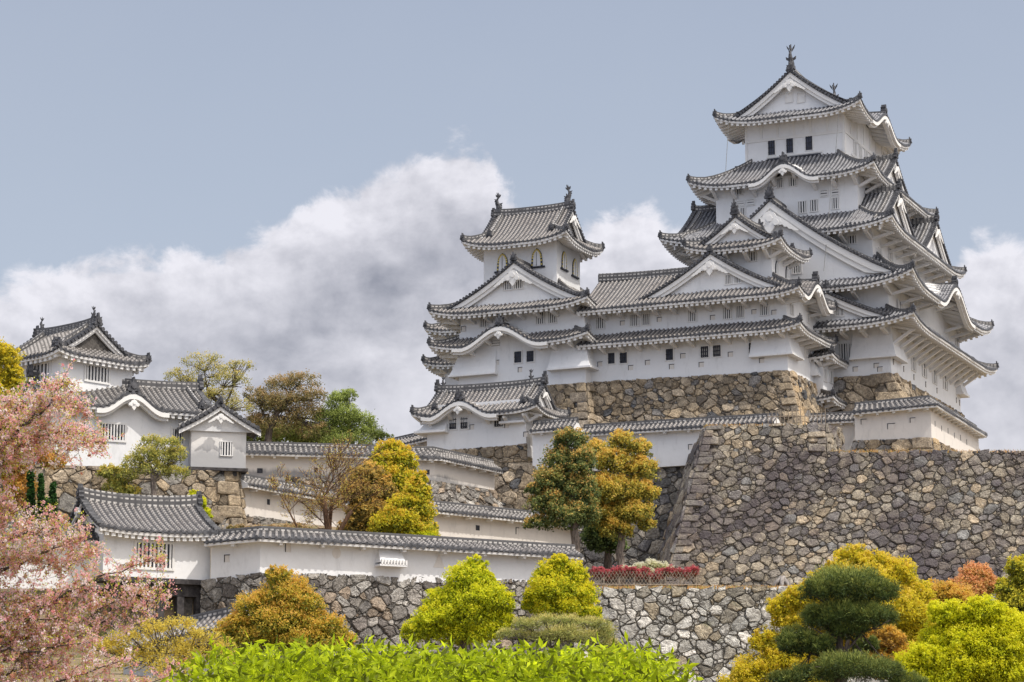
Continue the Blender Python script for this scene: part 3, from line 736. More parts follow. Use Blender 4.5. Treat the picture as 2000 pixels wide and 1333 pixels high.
def cable(T, pts, r=.028):
    mb = MB(); tube(mb, pts, [r] * len(pts), 4); T.add('lightning_cable', mb, 'copper')
def arched(T, S, s, z, w_=1.15, h=1.75, trim=True):
    """flame-shaped window: black frame with gilt studs, white shutter, black sill"""
    def arch(k, base=0):
        pts = [(-.52, 0), (-.47, .45), (-.40, .72), (-.2, .9), (0, 1.0), (.2, .9), (.40, .72), (.47, .45), (.52, 0)]
        return [(x * w_ * k, base + (y * h if y else 0) * (1 if k == 1 else .93)) for x, y in pts]
    mb = MB(); extrude(mb, arch(1)[::-1], S, s, z, -.07, .02, 0); extrude(mb, arch(.66)[::-1], S, s, z + .02, -.10, .02, 1)
    sbox(mb, S, s - .04 * w_, s + .0, -.115, -.09, z + .05, z + h * .8, 0)
    sbox(mb, S, s - .72 * w_, s + .72 * w_, -.16, .02, z - .16, z, 0)
    o = T.add('window', mb, ['lattice_dark', 'plaster'])
    if trim:
        mg = MB(); pts = arch(.83)
        for i in range(len(pts) - 1):
            for t in (.25, .75):
                x = pts[i][0] * (1 - t) + pts[i + 1][0] * t; y = pts[i][1] * (1 - t) + pts[i + 1][1] * t
                sbox(mg, S, s + x - .07, s + x + .07, -.11, -.06, z + y - .07, z + y + .07)
        T.add('gilt_studs', mg, 'gold', o)

def build_west_tower():
    T = Thing('castle_turret', 'white three-storey turret with black and gold arched windows under its top roof', 'turret', K.w(-20.8, -19.5, 38))
    body = (-27.2, -14.4, -25.3, -13.0); top = (-25.9, -18.35, -22.7, -17.1)
    walls(T, K, body, 37.2, 43.4); walls(T, K, (-27.1, -14.5, -25.2, -13.2), 43.4, 45.9); walls(T, K, top, 44.5, 53.2)
    over = 2.05
    r1, z1 = roof_rect(T, K, (-29.5, -13.3, -27.3, -11.0), 41.75, over, 2.3, 1.35, 2.3, up=.60, D=5, brk=1.75, bd=.75, kara={'F': [(7.3, 4.3, 1.75)]})
    r2, z2 = roof_rect(T, K, (-29.5, -13.3, -27.3, -11.0), 44.95, over, 5.4, 3.6, 5.4, up=.65, D=5, brk=1.75, bd=.75, raft=.52)
    S, L, _ = z2['F']
    chidori(T, r2, S, 8.35, 7.4, 45.45, 4.15, 1.0, 5.0, cc=.32, bw=.55, pk=.9, orn=.8, lo=45.7)
    roof_rect(T, K, (-27.4, -16.5, -24.6, -15.5), 51.9, 1.75, 2.1, 3.9, 4.55, up=.75, D=4.5, c=.34, gable=dict(axis='x', g=2.1, ov=.8, bw=.45, pk=.6), fishes=.8, raft=.52)
    for x, y in ((982, 530), (1049, 521)):
        s, z = K.fy(x, y, -22.7); arched(T, K.side('F', -22.7), s, z)
    for x, y in ((1101, 526), (1122, 540)):
        s, z = K.fx(x, y, -18.35); arched(T, K.side('R', -18.35), s, z)
    for x0, x1 in ((984, 1001), (1005, 1022)): win(T, K, 'F', -25.75, x0, 547 if x0 < 990 else 545, x1, 566 if x0 < 990 else 564, 'slats', 4)
    for x0, y0, x1, y1 in ((938, 620, 953, 639), (1048, 611, 1064, 633), (1072, 609, 1088, 631)): win(T, K, 'F', -25.2, x0, y0, x1, y1, 'slats', 4)
    for x0, y0, x1, y1 in ((940, 692, 953, 712), (1005, 687, 1019, 709), (1029, 686, 1043, 707)): win(T, K, 'F', -25.3, x0, y0, x1, y1, 'grid', 4, pane='pane_blue')
    for x0, y0, x1, y1 in ((960, 666, 976, 676), (1049, 663, 1062, 671)): win(T, K, 'F', -25.3, x0, y0, x1, y1, 'hslats', 2, 0)
    for x, y in ((905, 643), (971, 641), (971, 709), (1016, 723), (1102, 715), (916, 726), (891, 737)): port(T, K, 'F', -25.3, x, y, .35, .42)
    for x, y in ((1119, 700), (1146, 615)): port(T, K, 'F', -25.3, x, y, .3, .4)
    z0 = 38.75
    flare(T, K, -27.22, -23.4, -25.32, -20, z0 + .45, z0 + 3.1, .7, l=1, r=.3, f=1, b=0)
    flare(T, K, -17.7, -14.38, -25.32, -23, z0 + .35, z0 + 3.1, .7, l=.3, r=1, f=1, b=0)
    # two small roofs of the neighbouring wing seen beyond the left side
    return T

def build_rear_wing():
    T = Thing('rear_wing', 'white wing with two short grey roofs peeking out behind the three-storey turret, left side', 'turret', K.w(-26, -9, 38))
    for px, py, k in ((828, 640, 0), (824, 706, 1)):
        x, z = K.fy(px, py, -13.4)
        roof_rect(T, K, (x, x + 9, -13.4, -2), z - .45, 1.7, 1.9, 1.2, 1.9, up=.5, D=3.5, sides='FLB', open_ends='F1 B0', brk=1.6, bd=.6)
    walls(T, K, (x + 1.7, x + 8, -11.7, -3.6), 34, 46.5)
    return T

def build_corridor():
    T = Thing('castle_corridor', 'long two-storey white corridor on a tan rubble base, gabled turret over its right end', 'corridor building', K.w(-5, -19.5, 38))
    b0 = (-15.0, 4.44, -24.0, -15.1)
    walls(T, K, b0, 37.2, 41.2); walls(T, K, (-15.0, 4.40, -23.9, -15.3), 41.2, 44.2); walls(T, K, (-15.0, 4.36, -23.88, -17.1), 44.2, 45.2); walls(T, K, (-3.4, 2.7, -22.6, -17.5), 45, 50.4)
    over = 2.0; R0 = (-15.0, 6.35, -26.0, -15.0)
    r1, z1 = roof_rect(T, K, R0, 41.35, over, 2.3, 1.25, 2.3, up=.45, D=4, brk=1.75, bd=.75, sides='FRB', open_ends='F0 B1', raft=.5)
    # upper roof: ridge along the corridor, gable end hidden by the turret
    r2, z2 = roof_rect(T, K, R0, 44.5, over, 2.5, 3.75, 5.5, up=.55, D=4, brk=1.75, bd=.75, sides='FRB', open_ends='F0 B1', raft=.5, c=.15,
                       gable=dict(axis='x', g=5.0, ov=.8, bw=.4, pk=0), kara={'R': [(5.5, 3.7, 1.75)]}, desc=False, ridge_h=.55)
    S, L, _ = z2['F']
    chidori(T, r2, S, L - 8.7, 7.3, 45.0, 3.95, 1.1, 5.0, cc=.32, bw=.5, pk=.8, orn=.7, lo=45.3)
    roof_rect(T, K, (-5.05, 4.3, -24.6, -15.7), 49.35, 1.7, 2.0, 3.1, 4.67, up=.65, D=4, c=.32, gable=dict(axis='y', g=1.7, ov=.7, bw=.4, pk=.6), raft=.52, brk=1.7, bd=1.0)
    mo = MB(); oni(mo, K.side('F', -23.9), -.4, 52.9, 0, .5, .9); T.add('ridge_ornament', mo, 'dark', r2)
    for x0, y0, x1, y1 in ((1405, 500, 1417, 517), (1464, 493, 1478, 510)): win(T, K, 'F', -22.6, x0, y0, x1, y1, 'slats', 3)
    for x0, y0, x1, y1 in ((1417, 538, 1429, 555), (1435, 537, 1447, 553)): win(T, K, 'F', -24.35, x0, y0, x1, y1, 'slats', 4)
    for x, y in ((1517, 541), (1537, 551)):
        s, z = K.fx(x, y, 2.7); arched(T, K.side('R', 2.7), s, z, .9, 1.5, False)
    for x0, y0, x1, y1 in ((1165, 621, 1181, 642), (1231, 615, 1247, 637), (1254, 614, 1270, 635), (1345, 606, 1360, 628), (1413, 601, 1429, 623), (1438, 598, 1453, 621), (1485, 594, 1501, 616)):
        win(T, K, 'F', -23.9, x0, y0, x1, y1, 'slats', 4)
    for x0, y0, x1, y1, p in ((1188, 690, 1201, 711, 1), (1211, 689, 1225, 710, 1), (1301, 682, 1315, 704, 1), (1369, 677, 1384, 699, 0), (1393, 675, 1408, 697, 0), (1463, 670, 1476, 692, 0)):
        win(T, K, 'F', -24.0, x0, y0, x1, y1, 'grid', 4, pane='pane_blue' if p else 'pane')
    for x0, y0, x1, y1 in ((1414, 652, 1428, 660), (1253, 664, 1266, 670)): win(T, K, 'F', -24.0, x0, y0, x1, y1, 'hslats', 2, 0)
    for x, y in ((1288, 625), (1216, 632), (1392, 621), (1473, 610), (1512, 611)): port(T, K, 'F', -23.9, x, y, .38, .38)
    for x, y in ((1265, 709), (1312, 717), (1334, 696), (1370, 713), (1427, 693), (1488, 705), (1172, 712), (1232, 719)): port(T, K, 'F', -24.0, x, y, .4, .4)
    for x, y in ((1546, 605), (1573, 690), (1578, 622)): win(T, K, 'R', 4.4, x - 2.5, y - 9, x + 2.5, y + 9, 'slats', 2, .05)
    flare(T, K, 1.2, 4.46, -24.02, -21.4, 39.1, 41.9, .6, l=.25, b=.25)
    flare(T, K, 2.0, 4.46, -17.2, -15.08, 38.4, 41.6, .6, l=0, f=.2, b=.2)
    return T

def build_link():
    T = Thing('linking_corridor', 'narrow white linking building with two short tiled roofs between corridor and keep', 'corridor building', K.w(3, -14, 34))
    walls(T, K, (-2.0, 5.3, -16.4, -11.5), 33.6, 41.2)
    for z in (40.1, 36.2):
        roof_rect(T, K, (.5, 6.75, -17.9, -12.9), z, 1.45, 1.7, .85, 1.7, up=.25, D=3, sides='FR', open_ends='F0 R1', brk=1.4, bd=.6)
    for x0, y0, x1, y1 in ((1608, 722, 1613, 745), (1619, 726, 1626, 748), (1610, 776, 1615, 797), (1622, 781, 1627, 797)):
        win(T, K, 'R', 5.3, x0, y0, x1, y1, 'slats', 2, .06)
    return T

def build_gatehouse():
    F = K; y = -34.0; x0, x1, z0 = -26.15, -16.45, 31.1
    T = Thing('gatehouse', 'small single-storey white gatehouse with wavy tiled roof, just below the three-storey turret', 'gatehouse', F.w(-21, -30, 31))
    walls(T, F, (x0, x1, y, y + 4.6), z0 - 1.0, 35.2)
    roof, zs = roof_rect(T, F, (-27.1, -14.75, y - 1.4, y + 5.9), 34.0, 1.35, 1.5, 2.75, 3.65, up=.5, D=3.5, c=.25, kara={'F': [(4.7, 3.3, 1.3)]},
                         gable=dict(axis='x', g=1.5, ov=.6, bw=.35, pk=.4), raft=0, brk=1.9, bd=.8, ridge_h=.5)
    for q, x in ((-1, x0 + .5), (1, x1 - .5)):
        mo = MB(); fish(mo, F.side('F', y + 2.25), x, 37.2, 0, .5); T.add('ridge_ornament', mo, 'dark', roof)
    for a, b, c_, d in ((878, 817, 892, 839), (900, 815, 914, 838), (966, 811, 983, 834)): win(T, F, 'F', y, a, b, c_, d, 'grid', 4)
    for a, b in ((922, 835), (990, 832), (1027, 849)): port(T, F, 'F', y, a, b, .35, .4)
    flare(T, F, x0 - .02, x0 + 2.0, y - .02, y + 3, z0 + 1.5, 34.0, .8, l=1, r=.2, b=0)
    flare(T, F, x1 - 2.2, x1 + .02, y - .02, y + 3, z0 + 1.9, 34.1, .6, l=.2, r=0, b=0)
    return T
# ---------------------------------------------------------------- stone walls, stone by stone
def clip(poly, a, b, c):      # keep a*x + b*y <= c
    out = []; n = len(poly)
    for i in range(n):
        p, q = poly[i], poly[(i + 1) % n]; dp = a * p[0] + b * p[1] - c; dq = a * q[0] + b * q[1] - c
        if dp <= 0: out.append(p)
        if (dp < 0 < dq) or (dq < 0 < dp):
            t = dp / (dp - dq); out.append((p[0] + (q[0] - p[0]) * t, p[1] + (q[1] - p[1]) * t))
    return out
def cells(W, H, size, rng, asp=1.2):
    """irregular rubble: stones of very mixed size (a power diagram over random darts)"""
    gs = size; G = {}; pts = []; W_, H_ = W / asp, H
    tries = int((W_ + 2 * size) * (H_ + 2 * size) / size ** 2 * 60)
    for q in range(tries):
        f = q / tries; r = size * (rng.uniform(.48, .80) if f < .12 else rng.uniform(.28, .50) if f < .35 else rng.uniform(.10, .28))
        x, y = rng.uniform(-size, W_ + size), rng.uniform(-size, H_ + size); gi, gj = int(x // gs), int(y // gs); ok = True
        for a in range(gi - 2, gi + 3):
            for b in range(gj - 2, gj + 3):
                for m in G.get((a, b), ()):
                    p = pts[m]
                    if (p[0] - x) ** 2 + (p[1] - y) ** 2 < (.74 * (p[2] + r)) ** 2: ok = False; break
                if not ok: break
            if not ok: break
        if ok: G.setdefault((gi, gj), []).append(len(pts)); pts.append((x, y, r))
    f1, f2, f3, f4 = [rng.uniform(0, 6.28) for _ in range(4)]; q1, q2 = 2.1 / size, 3.3 / size
    wx = lambda a, b: size * (.17 * math.sin(q1 * b + f1 + .6 * math.sin(q1 * .6 * a)) + .09 * math.sin(q2 * (a + b) + f2))
    wy = lambda a, b: size * (.17 * math.sin(q1 * a * .9 + f3 + .6 * math.sin(q1 * .5 * b)) + .09 * math.sin(q2 * (a - b) + f4))
    out = []
    for k, (x, y, rr) in enumerate(pts):
        if not (-size * .9 < x < W_ + size * .9 and -size * .9 < y < H_ + size * .9): continue
        poly = [(0, 0), (W_, 0), (W_, H_), (0, H_)]; gi, gj = int(x // gs), int(y // gs); r = rr * 2.4
        poly = clip(clip(clip(clip(poly, -1, 0, -(x - r)), 1, 0, x + r), 0, -1, -(y - r)), 0, 1, y + r)
        nb = sorted((math.hypot(pts[m][0] - x, pts[m][1] - y) - pts[m][2], m) for a in range(gi - 2, gi + 3) for b in range(gj - 2, gj + 3) for m in G.get((a, b), ()) if m != k)
        for _, m in nb[:20]:
            if not poly: break
            mx, my, mr = pts[m]; poly = clip(poly, mx - x, my - y, (mx * mx + my * my - x * x - y * y + rr * rr - mr * mr) / 2)
        if len(poly) >= 3:
            poly = [(max(0, min(W, a * asp + (wx(a, b) if .001 < a < W_ - .001 else 0))), max(0, min(H, b + (wy(a, b) if .001 < b < H_ - .001 else 0)))) for a, b in poly]
            A = .5 * abs(sum(poly[i][0] * poly[(i + 1) % len(poly)][1] - poly[(i + 1) % len(poly)][0] * poly[i][1] for i in range(len(poly))))
            if A > .008: out.append((poly, A))
    return out
def stone_geo(mb, P, N, poly, A, rng, col, lift=0.0, rough=1.0, joint=.022):
    n = len(poly); cx = sum(p[0] for p in poly) / n; cy = sum(p[1] for p in poly) / n; sz = math.sqrt(A)
    pts = []
    for i in range(n):
        p, q = poly[i], poly[(i + 1) % n]; L = math.dist(p, q)
        if L < .04 * sz: continue
        # blunt corner, jittered mid point
        e = rng.uniform(.02, .14); pts.append((p[0] + (q[0] - p[0]) * e, p[1] + (q[1] - p[1]) * e))
        if L > .3 * sz:
            k = rng.uniform(-.06, .12) * rough; mx, my = p[0] * .5 + q[0] * .5, p[1] * .5 + q[1] * .5; pts.append((mx + (cx - mx) * k, my + (cy - my) * k))
        e = rng.uniform(.86, .98); pts.append((p[0] + (q[0] - p[0]) * e, p[1] + (q[1] - p[1]) * e))
    n = len(pts)
    if n < 3: return
    h = min(.20, sz * rng.uniform(.05, .17)); tx, ty = rng.uniform(-.22, .22) * rough, rng.uniform(-.22, .22) * rough
    k0 = 1 - joint / max(sz * .5, .05); vs = []; cs = []
    for kk, dd in ((k0, -.10), (k0 * .985, -.01), (k0 * .93, h * .75), (k0 * .74, h)):
        for (x, y) in pts:
            j = (1 + rng.uniform(-.05, .04) * rough) if dd > 0 else 1
            u = cx + (x - cx) * kk * j; v = cy + (y - cy) * kk * j
            d = dd + lift + ((u - cx) * tx + (v - cy) * ty if dd > 0 else 0) + (rng.uniform(-.03, .03) * rough if dd > 0 else 0)
            p = P(u, v); vs.append((p[0] + N[0] * d, p[1] + N[1] * d, p[2] + N[2] * d))
    p = P(cx, cy); d = h * 1.04 + lift; vs.append((p[0] + N[0] * d, p[1] + N[1] * d, p[2] + N[2] * d))
    fs = []
    for a in range(3):
        for i in range(n): j = (i + 1) % n; fs.append((a * n + i, a * n + j, (a + 1) * n + j, (a + 1) * n + i))
    for i in range(n): fs.append((3 * n + i, 3 * n + (i + 1) % n, 4 * n))
    mb.add(vs, fs, 0, None, [col] * len(vs))
def stone_patch(mb, bl, br, tr, tl, size, seed, pal, bow=0.0, ashL=None, ashR=None, cap=False, lift=0, rough=1.0, jag=.0):
    rng = random.Random(seed); V = Vector; bl, br, tr, tl = V(bl), V(br), V(tr), V(tl)
    W = ((br - bl).length + (tr - tl).length) / 2; H = ((tl - bl).length + (tr - br).length) / 2
    N = (br - bl).cross(tl - bl).normalized()
    def P(u, v):
        s, t = u / W, v / H; p = (bl * (1 - s) + br * s) * (1 - t) + (tl * (1 - s) + tr * s) * t
        return p - N * (bow * 4 * t * (1 - t)) if bow else p
    tot = sum(w_ for w_, _ in pal)
    def pick():
        r = rng.random() * tot
        for w_, c in pal:
            r -= w_
            if r <= 0: break
        k = rng.uniform(.66, 1.3); return tuple(x * k for x in c)
    rects = []
    def ash(side, first):
        v = 0; i = first; hh = size * .95
        while v < H - .12:
            h = min(hh * rng.uniform(.85, 1.2), H - v)
            if H - v - h < hh * .4: h = H - v
            L = size * (2.1 if i % 2 else 1.15) * rng.uniform(.9, 1.12); i += 1
            u0, u1 = (0, L) if side == 'L' else (W - L, W)
            rects.append((u0, v, u1, v + h)); v += h
    if ashL is not None: ash('L', ashL)
    if ashR is not None: ash('R', ashR)
    for poly, A in cells(W, H, size, rng):
        cx = sum(p[0] for p in poly) / len(poly); cy = sum(p[1] for p in poly) / len(poly)
        for (a, b, c, d) in rects:
            if all(a - .08 < x < c + .08 and b - .08 < y < d + .08 for x, y in poly): break
        else:
            if jag and cy > H - size * .8: poly = [(x, y + (rng.uniform(0, jag) if y > H - .02 else 0)) for x, y in poly]
            stone_geo(mb, P, N, poly, A, rng, pick(), lift, rough)
    for (a, b, c, d) in rects:
        col = pick(); col = tuple(x * .5 + y * .5 for x, y in zip(col, pal[0][1]))
        stone_geo(mb, P, N, [(a, b), (c, b), (c, d), (a, d)], (c - a) * (d - b), rng, col, lift + .13, .6, .02)
    # dark packing behind the joints
    nu, nv = 8, 6
    rows = [[tuple(P(W * i / nu, H * j / nv) - N * .07) for i in range(nu + 1)] for j in range(nv + 1)]
    o = len(mb.v); mb.grid(rows, 1)
TAN = [(5, (.36, .29, .20)), (4, (.30, .25, .185)), (3, (.40, .335, .25)), (2, (.24, .205, .165)), (1.0, (.115, .12, .13)), (1, (.22, .21, .20))]
MOSS = [(4, (.27, .245, .20)), (4, (.21, .19, .165)), (3, (.33, .29, .225)), (2.4, (.15, .14, .135)), (2, (.35, .29, .21)), (1, (.19, .19, .185))]
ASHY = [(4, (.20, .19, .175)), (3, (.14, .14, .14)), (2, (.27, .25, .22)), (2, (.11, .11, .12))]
PALE = [(5, (.46, .455, .43)), (4, (.38, .38, .36)), (3, (.54, .53, .50)), (2, (.25, .235, .20)), (1, (.33, .29, .22))]
GREY = [(4, (.30, .285, .265)), (4, (.22, .21, .20)), (3, (.38, .37, .35)), (2, (.17, .155, .145)), (1, (.29, .24, .19))]
def mat_stone(name, tint=(1, 1, 1), stain=(.07, .06, .065), s0=.5, s1=.72, amt=.7, sc_=.16, lichen=(.42, .40, .34), lam=.35, moss=None):
    t = NT(name); c = t.attr()
    n = t.ramp(t.noise(2.4, 9, .8), .28, .74); c = t.mix(1.0, c, t.mix(n, (.42, .40, .40), (1.55, 1.53, 1.5)), 'MULTIPLY')
    c = t.mix(1.0, c, t.mix(t.ramp(t.noise(8, 6, .8), .3, .7), (.62, .61, .60), (1.32, 1.31, 1.3)), 'MULTIPLY')
    c = t.mix(t.math('MULTIPLY', t.ramp(t.noise(5.5, 6, .75), .55, .70), lam), c, lichen)
    c = t.mix(t.math('MULTIPLY', t.ramp(t.noise(3.2, 7, .75), .52, .66), .45), c, tuple(x * 1.4 for x in stain))
    c = t.mix(t.math('MULTIPLY', t.ramp(t.noise(sc_, 7, .68, stretch=(1, 1, 1.4)), s0, s1), amt), c, stain)
    if moss: c = t.mix(t.math('MULTIPLY', t.ramp(t.noise(.5, 7, .75), .58, .70), .6), c, moss)
    if tint != (1, 1, 1): c = t.mix(1.0, c, tint, 'MULTIPLY')
    t.base(c); t.rough(.92); t.bump(t.math('ADD', t.noise(2.8, 9, .8), t.math('MULTIPLY', t.noise(10, 6, .75), .5)), 1.0, .22)
    return t.m
M['stone_tan'] = mat_stone('tan_stone', tint=(1.12, 1.13, 1.15), stain=(.10, .085, .075), amt=.30)
M['stone_big'] = mat_stone('mossy_stone', tint=(1.3, 1.31, 1.33), stain=(.075, .062, .070), s0=.44, s1=.58, amt=.72, sc_=.15, lam=.5)
M['stone_pale'] = mat_stone('pale_stone', tint=(1.28, 1.28, 1.27), stain=(.16, .15, .13), amt=.5, sc_=.22, lichen=(.60, .59, .56), moss=(.10, .115, .05))
M['stone_grey'] = mat_stone('grey_stone', tint=(1.2, 1.2, 1.2), stain=(.09, .085, .08), amt=.5)
M['gap'] = simple('joint_dirt', (.075, .068, .058), (.14, .125, .105), 3, .95)

def stone_wall(label, mat, patches, cat='stone wall'):
    mb = MB()
    for k in patches: stone_patch(mb, **k)
    x = np.array(mb.v); loc = (float(x[:, 0].mean()), float(x[:, 1].mean()), float(x[:, 2].min()))
    return solo('stone_wall', mb, [mat, 'gap'], label, cat, loc, kind='thing', smooth=False, color=True)

# ---------------------------------------------------------------- tiled plaster walls
class Poly:    # side of a roofed wall: follows a mitred polyline
    def __init__(s, A, B, ow): s.A = A; s.B = B; s.ow = ow; s.L = math.dist(A(0), B(0))
    def P(s, a, r, z):
        p, q = s.A(s.ow - r), s.B(s.ow - r); t = a / s.L; return (p[0] + (q[0] - p[0]) * t, p[1] + (q[1] - p[1]) * t, z)
def offs(pts, i, o):
    n = len(pts); p = pts[i]
    def nrm(a, b):
        dx, dy = b[0] - a[0], b[1] - a[1]; l = math.hypot(dx, dy); return (dy / l, -dx / l)
    if i == 0: m = nrm(pts[0], pts[1]); k = 1
    elif i == n - 1: m = nrm(pts[-2], pts[-1]); k = 1
    else:
        a, b = nrm(pts[i - 1], p), nrm(p, pts[i + 1]); m = (a[0] + b[0], a[1] + b[1]); l = math.hypot(*m); m = (m[0] / l, m[1] / l); k = 1 / max(.4, m[0] * a[0] + m[1] * a[1])
    return (p[0] + m[0] * o * k, p[1] + m[1] * o * k)
def tile_wall(label, pts, zb, ze, thick=.5, ow=.85, H=.55, mat='plaster', tile='tile', ports=(), raft=0, brk=1.5, pitch=.42, cat='plaster wall', ends=(1, 1), orn=False, tmat=None, up=.0):
    """pts: front line seen left to right; zb, ze: foot and eave height at each point"""
    cen = [offs(pts, i, -thick / 2) for i in range(len(pts))]
    T = Thing('plaster_wall', label, cat, (pts[0][0], pts[0][1], min(zb)))
    T.o['kind'] = 'thing'
    mw = MB(); n = len(pts)
    for i in range(n - 1):
        a0, a1, b0, b1 = pts[i], pts[i + 1], offs(cen, i, -thick / 2), offs(cen, i + 1, -thick / 2)
        mw.hexa([(*a0, zb[i]), (*a1, zb[i + 1]), (*b1, zb[i + 1]), (*b0, zb[i]), (*a0, ze[i] + .15), (*a1, ze[i + 1] + .15), (*b1, ze[i + 1] + .15), (*b0, ze[i] + .15)])
    T.add('wall', mw, tmat or mat)
    hw = ow + thick / 2; mt, me = MB(), MB(); segs = []
    for i in range(n - 1):
        for sgn in (1, -1):
            i0, i1 = (i, i + 1) if sgn > 0 else (i + 1, i)
            S = Poly(lambda o, k=i0: offs(cen, k, o * sgn), lambda o, k=i1: offs(cen, k, o * sgn), hw)
            Z = lambda s, r, L=S.L, a=ze[i0], b=ze[i1]: a + (b - a) * s / L + H * fcurve(min(1, r / hw), .15)
            roof_side(mt, S, S.L, Z, [(0, S.L, lambda s: hw, 3)], pitch)
            eave_trim(me, S, S.L, Z, ow, False, False, 0, 0, thick=.16, slope=.1)
            if sgn > 0: segs.append((S, Z))
            if brk:
                m = max(1, int(S.L / brk))
                for q in range(m): s = (q + .5) * S.L / m; z = Z(s, 0) - .18; sbox(me, S, s - .1, s + .1, .2, ow + .02, z - .22, z - .06)
    T.add('wall_roof', mt, [tile, 'dark'], None, True); roof = T.o.children[-1] if T.o.children else None
    rf = [c for c in T.o.children if c.name.startswith('wall_roof')][0]
    T.add('eave', me, 'plaster_trim', rf)
    mr = MB(); ridge(mr, [(*cen[i], ze[i] + H + .02) for i in range(n)], .30, .28); T.add('ridge', mr, 'ridge', rf)
    for e, on in zip((0, n - 1), ends):
        if not on: continue
        mg = MB(); f = [offs(cen, e, o) for o in (hw - .06, -hw + .06)]; c = cen[e]; d = (cen[1][0] - cen[0][0], cen[1][1] - cen[0][1]) if e == 0 else (cen[-2][0] - cen[-1][0], cen[-2][1] - cen[-1][1]); l = math.hypot(*d)
        sh = lambda p, k: (p[0] + d[0] / l * k, p[1] + d[1] / l * k)
        a, b = f; v = []
        for k in (.02, .2): v += [(*sh(a, k), ze[e] - .26), (*sh(b, k), ze[e] - .26), (*sh(b, k), ze[e] - .02), (*sh(c, k), ze[e] + H - .05), (*sh(a, k), ze[e] - .02)]
        mg.add(v, [(0, 1, 2, 3, 4), (9, 8, 7, 6, 5)] + [(i, i + 5, (i + 1) % 5 + 5, (i + 1) % 5) for i in range(5)]); T.add('bargeboard', mg, 'plaster_trim', rf)
    # shot holes: (fraction along segment i, height above foot, w, h, shape)
    for (i, t, hgt, w_, h, sh) in ports:
        S0 = Poly(lambda o, k=i: offs(pts, k, o), lambda o, k=i + 1: offs(pts, k, o), 0)
        s = S0.L * t; z = zb[i] + (zb[i + 1] - zb[i]) * t + hgt
        port_s(T, S0, s, z, w_, h, sh)
    T.segs = segs; return T
def pz(px, py, Y): p = at(px, py, Y); return (p[0], p[1]), p[2]
def wall_px(label, rows, **k):     # rows: (px, Y, py of eave, py of foot)
    pts = [at(a, 1000, Y)[:2] for a, Y, e, f in rows]
    return tile_wall(label, pts, [at(a, f, Y)[2] for a, Y, e, f in rows], [at(a, e, Y)[2] for a, Y, e, f in rows], **k)

